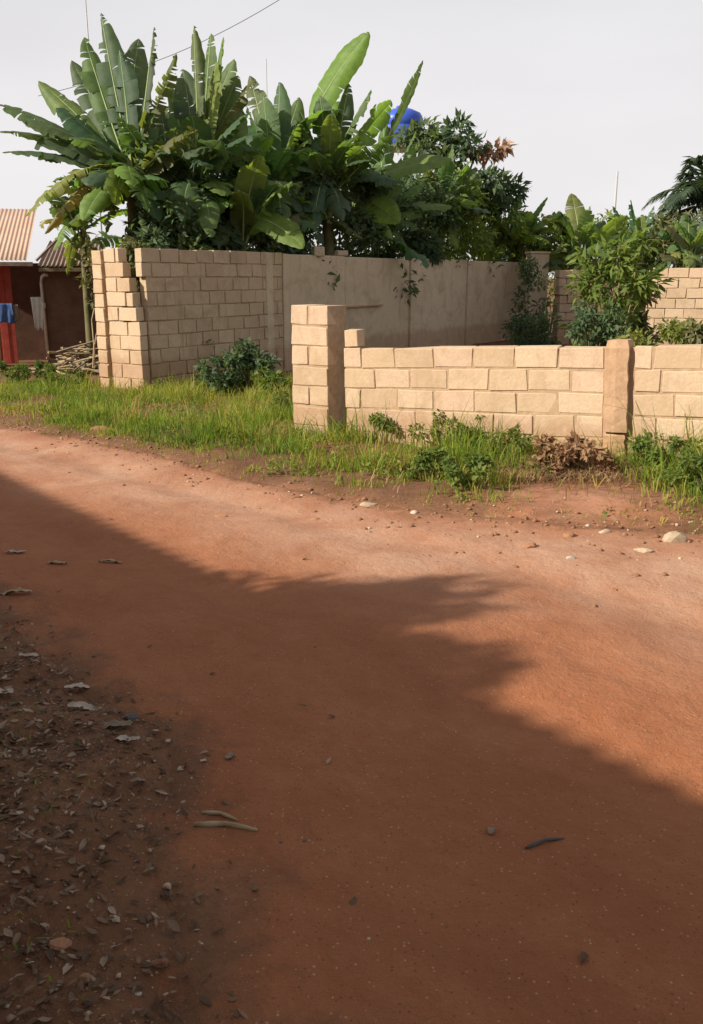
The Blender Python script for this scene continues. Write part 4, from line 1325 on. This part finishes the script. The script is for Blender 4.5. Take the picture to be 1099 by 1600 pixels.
# leafy weeds along the low wall and verge
weeds = [
    (548, 648, .34, .42, 'fol_mid', 'bright green weed at the left end of the low wall'),
    (634, 668, .44, .34, 'fol_mid', 'upright dark weed against the low wall, left of the pale tufts'),
    (600, 690, .26, .45, 'fol_mid', 'spreading weed in front of the low wall below its second block'),
    (690, 700, .34, .55, 'fol_lit', 'yellow green weed before the middle of the low wall'),
    (742, 700, .36, .34, 'fol_mid', 'dark green weed patch against the middle of the low wall'),
    (672, 745, .24, .55, 'fol_mid', 'low green weed near the road edge before the low wall'),
    (725, 760, .24, .50, 'fol_mid', 'broad weed clump nearest the road, left of the dead grass'),
    (790, 720, .30, .42, 'fol_lit', 'yellow green weed just left of the dead grass patch'),
    (825, 705, .26, .34, 'fol_mid', 'small green weed at the wall foot left of the dead grass'),
    (1062, 742, .34, .5, 'fol_mid', 'tall green weed clump right of the concrete column'),
    (1097, 772, .30, .45, 'fol_mid', 'green weed clump at the right edge in front of the low wall'),
    (1010, 735, .30, .36, 'fol_mid', 'small weed at the foot of the concrete column'),
    (185, 598, .34, .55, 'fol_lit', 'round leafy weed at the foot of the stepped wall end'),
    (60, 595, .36, 1.0, 'fol_mid', 'green weed mass in the grass before the shack door'),
    (120, 606, .30, .85, 'fol_lit', 'yellow green weed before the brushwood heap'),
    (15, 600, .40, .9, 'fol_mid', 'weed clump at the left edge before the shack'),
    (262, 610, .22, .45, 'fol_olive', 'olive weed under the shaded wall near its lit corner'),
    (440, 640, .24, .40, 'fol_lit', 'short yellow green weed at the left foot of the gatepost'),
]
for i, (px, py, h, w, mat, lb) in enumerate(weeds):
    shrub(on_ground(px, py, -.02), h * 1.15, w, int(520 * (w / .4) ** 1.3), .055, mat, lb, 'weed_plant', 'weed', seed=300 + i, clumps=9, stems=4, low=.12, stem_r=.008, part='leaves')


# ------------------------------------------------------------------ stones, scraps, litter
def stone_data(seed, sub=2, rough=.25):
    bm = bmesh.new()
    bmesh.ops.create_icosphere(bm, subdivisions=sub, radius=1.0)
    rn = random.Random(seed)
    ds = [(Vector((rn.gauss(0, 1), rn.gauss(0, 1), rn.gauss(0, 1))).normalized(), rn.uniform(.55, .95)) for _ in range(9)]
    for v in bm.verts:
        for d, lim in ds:
            q = v.co.dot(d)
            if q > lim: v.co -= d * (q - lim) * .9
        v.co *= 1 + rn.uniform(-rough, rough) * .18
    me = bpy.data.meshes.new('stone'); bm.to_mesh(me); bm.free()
    return me


def stone(px, py, sx, sy, sz, mat, label, seed, name='stone', cat='stone', group=None, rz=0.0):
    me = stone_data(seed); me.materials.append(M[mat])
    p = on_ground(px, py)
    o = link_me(name, me, loc=(p.x, p.y, p.z + sz * .12), rot=(0, 0, rz), scale=(sx, sy, sz))
    return tag(o, label, cat, group)


stone(1055, 846, .085, .07, .065, 'stone', 'largest pale stone on the verge at the right edge', 1)
stone(1006, 862, .070, .035, .022, 'stone', 'flat pale stone left of the largest pale stone', 2, rz=-.3)
stone(892, 873, .032, .025, .018, 'white_scrap', 'small white stone on the lit road below the dead grass', 3)
stone(945, 832, .05, .035, .022, 'stone', 'flat tan stone between dead grass and right-hand verge', 4)
stone(890, 838, .055, .045, .04, 'stone_red', 'reddish clod on the verge below the dead grass', 5)
stone(830, 855, .060, .045, .030, 'stone_red', 'flat red clod at the road edge left of the dead grass', 6)
stone(648, 802, .035, .030, .022, 'white_scrap', 'tiny white stone at the grass edge in the middle', 7)
stone(576, 790, .075, .05, .03, 'stone', 'sandy lump at the grass edge left of the tiny white stone', 8)
stone(462, 778, .055, .03, .02, 'stone_red', 'dark red clod on the lit road below the gatepost', 9)
stone(348, 808, .060, .025, .018, 'stone_red', 'flat red clod in the middle of the lit road', 10)
stone(493, 812, .045, .025, .016, 'stone_red', 'small red clod right of the middle of the lit road', 11)
stone(160, 672, .20, .10, .055, 'stone_red', 'dark earth lump at the far grass edge on the left', 12)
stone(576, 1468, 0.007, 0.007, 0.005, 'white_scrap', 'lone white pebble low on the shaded road', 13)
stone(638, 1246, 0.008, 0.006, 0.006, 'white_scrap', 'tiny white pebble in the middle of the shaded road', 14)
stone(440, 1318, 0.010, 0.009, 0.006, 'dark_scrap', 'left one of two dark pebbles on the shaded road', 15)
stone(476, 1316, 0.010, 0.009, 0.006, 'dark_scrap', 'right one of two dark pebbles on the shaded road', 16)
stone(262, 1385, 0.015, 0.011, 0.009, 'stone', 'grey pebble below the pair of pale sticks', 17)
stone(60, 1178, 0.034, 0.020, 0.014, 'white_scrap', 'largest whitish scrap among the litter at the left', 18, 'scrap', 'scrap', rz=-.3)
stone(205, 1120, 0.034, 0.028, 0.011, 'dark_scrap', 'flat dark grey flake beside the crumpled scraps', 19, 'scrap', 'scrap')
stone(30, 1270, 0.019, 0.010, 0.005, 'white_scrap', 'thin pale flake at the left edge below the largest scrap', 20, 'scrap', 'scrap', rz=.4)
stone(214, 1553, 0.014, 0.010, 0.007, 'white_scrap', 'bright white pebble in the bottom left litter', 21)
stone(95, 1475, 0.031, 0.025, 0.019, 'stone_red', 'rounded reddish stone half sunk in the bottom left litter', 22)
stone(135, 1530, 0.019, 0.019, 0.012, 'stone_red', 'brown pebble right of the rounded reddish stone', 23)
stone(315, 1476, 0.007, 0.006, 0.005, 'white_scrap', 'tiny white pebble at the right border of the bottom litter', 24)
stone(250, 1505, 0.025, 0.015, 0.014, 'stone_red', 'dark red clod in the bottom litter', 25)


def curl(px, py, L, Wd, mat, label, seed, rz=0.0, name='scrap', cat='scrap', bend=.5):
    """a crumpled flake of leaf, bark or plastic with thickness"""
    rn = random.Random(seed)
    nu, nv = 9, 5
    V, F = [], []
    for lay in (0, 1):
        for j in range(nv + 1):
            for i in range(nu + 1):
                u = i / nu - .5; v = j / nv - .5
                w = Wd * (1 - (2 * u) ** 4 * .45) * (1 + .10 * math.sin(u * 9 + seed) + .06 * math.sin(u * 31 + seed * 3))
                V.append((u * L, v * w, .010 + bend * abs(v) * w * .8 + .03 * L * math.sin(u * 7 + seed) + .07 * L * abs(math.sin(v * 5 + u * 8 + seed)) * .6 + .02 * L * math.sin(u * 23 + v * 9) - lay * .002))
    n1 = (nu + 1) * (nv + 1)
    for j in range(nv):
        for i in range(nu):
            a = j * (nu + 1) + i
            F.append((a, a + 1, a + nu + 2, a + nu + 1)); F.append((n1 + a, n1 + a + nu + 1, n1 + a + nu + 2, n1 + a + 1))
    p = on_ground(px, py)
    o = mesh_obj(name, V, F, M[mat], smooth=True)
    o.location = (p.x, p.y, p.z - .002); o.rotation_euler = (rn.uniform(-.15, .15), rn.uniform(-.15, .15), rz)
    return tag(o, label, cat)


curl(120, 1078, 0.105, 0.045, 'white_scrap', 'crumpled pale scrap at the top of the left litter', 1, .2)
curl(128, 1108, 0.120, 0.038, 'white_scrap', 'torn pale strip below the topmost crumpled scrap', 2, -.1)
curl(185, 1138, 0.112, 0.053, 'cloth_grey', 'grey crumpled scrap with raised edge right of the torn strip', 3, .3)
curl(200, 1160, 0.098, 0.038, 'white_scrap', 'pale crumpled scrap at the lower end of the scrap cluster', 4, -.25)
curl(8, 1085, 0.068, 0.038, 'white_scrap', 'pale scrap at the left edge above the largest scrap', 5, .1)
curl(45, 1027, 0.090, 0.026, 'white_scrap', 'thin pale strip at the left above the scrap cluster', 6, .05)
curl(20, 930, .22, .05, 'twig', 'dry tan strip on the shaded road at the left edge', 7, .0)
curl(172, 880, .14, .035, 'twig', 'lone dry curled leaf on the shaded road, upper left', 8, .15, 'dry_leaf', 'leaf')
curl(90, 882, .12, .03, 'twig', 'thin dry leaf left of the lone curled leaf', 9, .0, 'dry_leaf', 'leaf')
curl(25, 865, .13, .035, 'white_scrap', 'pale strip by the shadow edge at the left', 10, .0)
curl(360, 1185, 0.045, 0.026, 'cloth_grey', 'upright grey scrap on the shaded road above the pale sticks', 11, 1.2)
curl(318, 1192, 0.022, 0.015, 'white_scrap', 'tiny pale flake left of the upright grey scrap', 12, .4)
curl(768, 1302, 0.038, 0.022, 'cloth_grey', 'small crumpled grey scrap right on the shaded road', 13, 1.3)
curl(215, 1224, 0.053, 0.022, 'cloth_grey', 'grey flake below the scrap cluster', 14, .2)


def stick(px0, py0, px1, py1, r, mat, label, name='stick'):
    a, b = on_ground(px0, py0, r * .8), on_ground(px1, py1, r * .8)
    m_ = (a + b) / 2 + Vector((0, .01, .006))
    V, F = tube_data([p - a for p in (a, a.lerp(m_, .5), m_, m_.lerp(b, .5), b)], [r * .8, r * 1.05, r * .8, r * .9, r * .45], 7)
    o = mesh_obj(name, V, F, M[mat], smooth=True); o.location = a
    return tag(o, label, 'stick')


stick(304, 1292, 402, 1300, .010, 'twig', 'thicker of the two pale sticks lying on the shaded road')
stick(316, 1272, 372, 1284, .007, 'twig', 'thinner of the two pale sticks lying on the shaded road')
stick(822, 1328, 882, 1312, .006, 'dark_scrap', 'thin dark twig lying right on the shaded road')

# gravel along the verge edge and in the left litter
def scatter_stones(name, P, size, mat, rs, label):
    n = len(P)
    base = np.array([[1, 0, 0], [-1, 0, 0], [0, 1, 0], [0, -1, 0], [0, 0, 1], [0, 0, -1]], float)
    fc_ = np.array([[0, 2, 4], [2, 1, 4], [1, 3, 4], [3, 0, 4], [2, 0, 5], [1, 2, 5], [3, 1, 5], [0, 3, 5]])
    sc = size[:, None, None] * rs.uniform(.5, 1.2, (n, 1, 3)) * np.array([1, 1, .6])
    V = base[None] * sc * rs.uniform(.7, 1.2, (n, 6, 1))
    a = rs.uniform(0, 6.28, n); ca, sa = np.cos(a), np.sin(a)
    V = np.stack([V[..., 0] * ca[:, None] - V[..., 1] * sa[:, None], V[..., 0] * sa[:, None] + V[..., 1] * ca[:, None], V[..., 2]], -1)
    z = ground_z(P[:, 0], P[:, 1])
    V += np.stack([P[:, 0], P[:, 1], z + size * .2], 1)[:, None, :]
    F = (np.arange(n)[:, None, None] * 6 + fc_[None]).reshape(-1, 3)
    o = np_mesh(name, V.reshape(-1, 3), F, M[mat], attr={'var': np.repeat(rs.random(n), 6)})
    o['label'] = label
    return tag(o, kind='stuff')


rs = np.random.default_rng(31)
N = 30000
c_ = np.stack([rs.uniform(-6, 4.5, N), rs.uniform(4.4, 13.5, N)], 1)
d_ = verge_d(c_[:, 0], c_[:, 1])
k_ = rs.random(N) < .55 * np.exp(-((d_ + .12) / .28) ** 2) + .05 * np.exp(-((d_ + .5) / .5) ** 2) + .35 * np.exp(-(((c_[:, 0] - 2.1) / 1.0) ** 2 + ((c_[:, 1] - 5.5) / .6) ** 2))
c_ = c_[k_]
scatter_stones('gravel', c_, .004 + .030 * rs.random(len(c_)) ** 4, 'stone_red', rs, 'reddish gravel and clods along the grass edge of the road')
N = 80000
c_ = np.stack([rs.uniform(-4.5, .3, N), rs.uniform(1.2, 7.0, N)], 1)
d_ = near_d(c_[:, 0], c_[:, 1])
k_ = rs.random(N) < .45 * sstep(-.15, .35, d_)
c_ = c_[k_]
scatter_stones('rubble', c_, .002 + .014 * rs.random(len(c_)) ** 4, 'rubble', rs, 'small grey stones among the litter at the near left')
N = 900
c_ = np.stack([rs.uniform(-3.5, 3.5, N), rs.uniform(1.2, 9.0, N)], 1)
k_ = (verge_d(c_[:, 0], c_[:, 1]) < -.1) & (near_d(c_[:, 0], c_[:, 1]) < 0)
c_ = c_[k_]
scatter_stones('road_grit', c_, .0015 + .007 * rs.random(len(c_)) ** 4, 'stone_red', rs, 'scattered grit on the packed road')
N = 9000
c_ = np.stack([rs.uniform(-5, 4.0, N), rs.uniform(4.4, 12.5, N)], 1)
d_ = verge_d(c_[:, 0], c_[:, 1])
c_ = c_[rs.random(N) < .35 * np.exp(-((d_ + .05) / .30) ** 2) + .35 * np.exp(-(((c_[:, 0] - 2.1) / 1.0) ** 2 + ((c_[:, 1] - 5.9) / .8) ** 2))]
scatter_stones('pale_gravel', c_, .004 + .020 * rs.random(len(c_)) ** 4, 'stone', rs, 'pale gravel along the grass edge of the road')
# leaf litter
N = 90000
c_ = np.stack([rs.uniform(-4.5, .6, N), rs.uniform(1.1, 7.0, N)], 1)
d_ = near_d(c_[:, 0], c_[:, 1])
k_ = rs.random(N) < .75 * sstep(-.25, .40, d_) + .002
c_ = c_[k_]; n = len(c_)
L = .004 + .020 * rs.random(n) ** 2.2
a = rs.uniform(0, 6.28, n)
ax = np.stack([np.cos(a), np.sin(a), rs.normal(0, .25, n)], 1); sd = np.stack([-np.sin(a), np.cos(a), rs.normal(0, .25, n)], 1)
P = np.stack([c_[:, 0], c_[:, 1], ground_z(c_[:, 0], c_[:, 1]) + .007], 1)
up = np.array([[0, 0, 1.0]])
Lc = L[:, None]
wv_ = rs.uniform(.25, .5, n)[:, None]; cu = rs.uniform(-.1, .5, n)[:, None]
V = np.stack([P - ax * Lc, P - ax * Lc * .45 - sd * Lc * wv_ * .85 + up * Lc * cu, P + ax * Lc * .3 - sd * Lc * wv_ * rs.uniform(.5, 1.1, n)[:, None] + up * Lc * cu,
              P + ax * Lc + up * Lc * rs.uniform(-.1, .45, n)[:, None], P + ax * Lc * .35 + sd * Lc * wv_ * rs.uniform(.5, 1.1, n)[:, None] + up * Lc * cu * .6, P - ax * Lc * .4 + sd * Lc * wv_ + up * Lc * cu * .7, P + up * .001], 1).reshape(-1, 3)
b = np.arange(n)[:, None] * 7
F = np.concatenate([b + np.array([[q, (q + 1) % 6, 6]]) for q in range(6)], 0)
lt = np_mesh('leaf_litter', V, F, M['litter'], attr={'var': np.repeat(rs.random(n) ** 1.8, 7)})
lt['label'] = 'dry leaf litter on the near left verge'
tag(lt, kind='stuff')
# sparse weeds in the near litter
N = 3500
c_ = np.stack([rs.uniform(-3.5, .2, N), rs.uniform(1.2, 5.5, N)], 1)
k_ = (rs.random(N) < .8 * sstep(.1, .5, near_d(c_[:, 0], c_[:, 1])) * sstep(-.1, .5, fbm(c_[:, 0], c_[:, 1], .6, 3, 90)))
c_ = c_[k_]
sg = blades('sparse_grass', c_, .02 + .05 * rs.random(len(c_)), .006, 'grass', rs, rs.random(len(c_)) * .5, lean=1.0)
sg['label'] = 'sparse low grass in the litter at the near left'

# ------------------------------------------------------------------ things behind the plants
# blue water tank on a steel stand
tk = at(628, 200, 38.0)
tank = empty('water_tank', (tk.x, tk.y, -.5), 'blue plastic water tank on a stand rising behind the banana leaves', 'water tank')
zb = tk.z + .5 - .75
bm = bmesh.new()
prof = [(.0, 0), (.84, 0), (.92, .06), (.92, .35), (.89, .38), (.92, .41), (.92, .75), (.89, .78), (.92, .81), (.92, 1.10), (.80, 1.32), (.45, 1.48), (.25, 1.50), (.25, 1.60), (0, 1.60)]
rings = []
for r0, z0 in prof:
    if r0 == 0: rings.append([bm.verts.new((0, 0, z0 + zb))])
    else: rings.append([bm.verts.new((r0 * math.cos(2 * math.pi * k / 28), r0 * math.sin(2 * math.pi * k / 28), z0 + zb)) for k in range(28)])
for i in range(len(rings) - 1):
    A_, B_ = rings[i], rings[i + 1]
    for k in range(28):
        k2 = (k + 1) % 28
        if len(A_) == 1: bm.faces.new((A_[0], B_[k2], B_[k]))
        elif len(B_) == 1: bm.faces.new((A_[k], A_[k2], B_[0]))
        else: bm.faces.new((A_[k], A_[k2], B_[k2], B_[k]))
me = bpy.data.meshes.new('tank_body'); bm.to_mesh(me); bm.free(); me.materials.append(M['tank'])
me.polygons.foreach_set('use_smooth', [True] * len(me.polygons))
link_me('tank_body', me, tank)
me = box_data(2.0, 2.0, .12, .01); me.materials.append(M['steel']); link_me('platform', me, tank, loc=(-1.0, 0, zb - .125))
for sx in (-.85, .85):
    for sy in (-.85, .85):
        V, F = tube_data([(sx * 1.15, sy * 1.15, 0), (sx, sy, zb - .12)], [.06, .05], 8)
        mesh_obj('leg', V, F, M['steel'], tank)


def mast(px, py_top, t, r, label):
    p = at(px, py_top, t)
    H = p.z + .4
    V, F = tube_data([(0, 0, 0), (0, 0, H * .6), (0, 0, H)], [r, r * .9, r * .7], 8)
    o = mesh_obj('thin_pole', V, F, M['steel'], smooth=True)
    o.location = (p.x, p.y, -.4)
    return tag(o, label, 'pole'), p


m1, top1 = mast(131, -40, 34, .035, 'thin tall pole rising above the leftmost banana plant')
mast(416, 92, 34, .028, 'thin short mast above the middle banana plants')
mast(965, 268, 36, .06, 'thin grey post above the tall weeds behind the pillars')
# overhead cable from beside the first pole towards the upper right
e0 = at(60, 150, 34); e1 = at(640, -140, 30)
pts = []
for k in range(25):
    f = k / 24
    p = e0.lerp(e1, f); p.z -= .9 * math.sin(math.pi * f)
    pts.append(p - e0)
V, F = tube_data(pts, [.011] * 25, 5)
cb = mesh_obj('overhead_cable', V, F, M['cable'], smooth=True); cb.location = e0
tag(cb, 'thin overhead cable sagging across the sky above the bananas', 'cable')

# small metal hoop at the shaded wall
hp = on_ground(420, 590)
bm = bmesh.new()
hoop_c = at(420, 562, 17.2)
nR, nr = 28, 8
rows = []
for i in range(nR):
    a = 2 * math.pi * i / nR
    rows.append([bm.verts.new(((.15 + .022 * math.cos(2 * math.pi * j / nr)) * math.cos(a), .03 * math.sin(2 * math.pi * j / nr), (.15 + .022 * math.cos(2 * math.pi * j / nr)) * math.sin(a) * .82)) for j in range(nr)])
for i in range(nR):
    for j in range(nr):
        bm.faces.new((rows[i][j], rows[(i + 1) % nR][j], rows[(i + 1) % nR][(j + 1) % nr], rows[i][(j + 1) % nr]))
me = bpy.data.meshes.new('rim'); bm.to_mesh(me); bm.free(); me.materials.append(M['steel'])
hoop = empty('metal_hoop', hoop_c, 'small grey metal hoop with a cross bar against the shaded wall near the gatepost', 'hoop')
hoop.rotation_euler = (R(-12), 0, R(25))
link_me('rim', me, hoop)
V, F = tube_data([(-.14, 0, .01), (.14, 0, .01)], [.016, .016], 6)
mesh_obj('cross_bar', V, F, M['steel'], hoop)

# pale blocks lying on the wall top
for i, (px, lb) in enumerate([(494, 'left one of two pale broken blocks lying on top of the long wall'), (531, 'right one of two pale broken blocks lying on top of the long wall')]):
    s0 = s_of_px(px, 2.2)
    me = box_data(.26 + .12 * i, .14, .15 + .02 * (1 - i), .02, .03, 140 + i); me.materials.append(M['stone'])
    o = link_me('loose_block', me, loc=(C1.x + far_dir.x * s0 - far_n.x * .10, C1.y + far_dir.y * s0 - far_n.y * .10, C1.z + FH - .045), rot=(0, 0, R(30 + 20 * i)))
    tag(o, lb, 'block')

# ------------------------------------------------------------------ the house whose shade lies over the road (left of the view)
hs_d = Vector((.65, -.76)).normalized()
hs_n = Vector((.76, .65)).normalized()          # towards the road
EAVE_H = 3.2
edge_pt = Vector((-.84, 5.0)) + SUN_XY * (EAVE_H / math.tan(SUN_EL))
ho = edge_pt - hs_d * 14.0
hmx = wall_frame(Vector((ho.x, ho.y, -.2)), (hs_d.x, hs_d.y), 0)     # local +y is the road side
house = empty('bungalow', label='cream bungalow with sheet roof on the near side of the road', cat='house', mat=hmx)
HL = 24.0
for nm, sx, sy, sz, loc in (('wall', HL - 1.0, .2, 3.1, (.5, -.6, 0)), ('wall', HL - 1.0, .2, 3.1, (.5, -6.9, 0)), ('wall', .2, 6.09, 3.1, (.5, -3.75, 0)), ('wall', .2, 6.09, 3.1, (HL - .7, -3.75, 0))):
    me = box_data(sx, sy, sz, .01); me.materials.append(M['house_wall']); link_me(nm, me, house, loc=loc)
for k in range(12):
    x0 = k * 2.0
    corrugated('roof_sheet', house, M['roof_old'], (x0, 0, EAVE_H + .2), (x0 + 2.05, 0, EAVE_H + .2), (x0, -3.75, EAVE_H + 1.1), (x0 + 2.05, -3.75, EAVE_H + 1.1), 12, .015)
    corrugated('roof_sheet', house, M['roof_old'], (x0 + 2.05, -7.5, EAVE_H + .2), (x0, -7.5, EAVE_H + .2), (x0 + 2.05, -3.75, EAVE_H + 1.1), (x0, -3.75, EAVE_H + 1.1), 12, .015)
for x0 in (3, 8.5, 13, 18.5):
    me = box_data(1.2, .06, 1.1, .01); me.materials.append(M['glass']); w_ = link_me('window', me, house, loc=(x0, -.48, 1.1))
    me = box_data(1.36, .10, .07, .01); me.materials.append(M['timber']); link_me('sill', me, w_, loc=(-.08, .03, -.075))
me = box_data(.95, .06, 2.05, .01); me.materials.append(M['door_wood']); link_me('door', me, house, loc=(11, -.48, .15))

# yard tree between that house and the road; its top breaks the straight edge of shade
tr = Vector((-4.75, 2.35, gz(-4.75, 2.35)))
yt = empty('yard_tree', tr, 'small round leafy tree in front of the bungalow', 'tree')
V, F = tube_data([(0, 0, -.05), (.03, .02, .9), (-.04, .03, 1.7), (.02, 0, 2.3), (.05, 0, 2.8)], [.11, .09, .08, .06, .03], 10)
mesh_obj('trunk', V, F, M['bark'], yt, smooth=True)
rn = random.Random(14)
rs = np.random.default_rng(15)
cs = []
for k in range(16):
    a = rn.uniform(0, 6.28); q = rn.uniform(.1, .62)
    cs.append((math.cos(a) * q * 1.3, math.sin(a) * q * 1.3, rn.uniform(1.95, 3.3)))
cs += [(.25, -.48, 3.0), (.32, -.62, 3.1), (.05, -.4, 2.8)]
for k in range(5):
    V, F = tube_data([(0, 0, 1.7 + .1 * k), tuple(Vector(cs[k]) * .5 + Vector((0, 0, 1.0))), cs[k]], [.04, .028, .012], 6)
    mesh_obj('limb', V, F, M['bark'], yt)
V, F, var = leaf_cloud(rs, cs, [.33] * 16 + [.24] * 3, 4200, .15, .7)
np_mesh('crown', V, F, M['fol_mid'], yt, attr={'var': var})

# tall unseen tree added behind the viewer: its crown blocks sky light over the littered verge
bt = Vector((-1.0, -2.1, gz(-1.0, -2.1)))
big = empty('sky_screen_tree', bt, 'tall spreading tree added unseen behind the viewer to screen the sky', 'tree')
V, F = tube_data([(0, 0, -.1), (.05, .05, 1.5), (-.1, .1, 3.2), (-.4, .2, 5.0), (-.8, .4, 6.6)], [.30, .24, .21, .17, .08], 12)
mesh_obj('trunk', V, F, M['bark'], big, smooth=True)
rn = random.Random(91)
rs = np.random.default_rng(92)
cs = []
for k in range(46):
    a = rn.uniform(0, 6.28); q = math.sqrt(rn.random())
    cs.append((-1.0 + math.cos(a) * q * 4.0, .6 + math.sin(a) * q * 3.4, 7.2 + rn.uniform(-1.0, 1.5) * (1.1 - q * .6)))
for k in range(9):
    c = Vector(cs[k])
    V, F = tube_data([(-.3, .2, 4.4 + .15 * k), tuple(Vector((-.3, .2, 5.2)).lerp(c, .5) + Vector((0, 0, .3))), tuple(c)], [.10, .06, .02], 7)
    mesh_obj('limb', V, F, M['bark'], big)
V, F, var = leaf_cloud(rs, cs, [.85] * 46, 9500, .30, .7)
np_mesh('crown', V, F, M['fol_mid'], big, attr={'var': var})
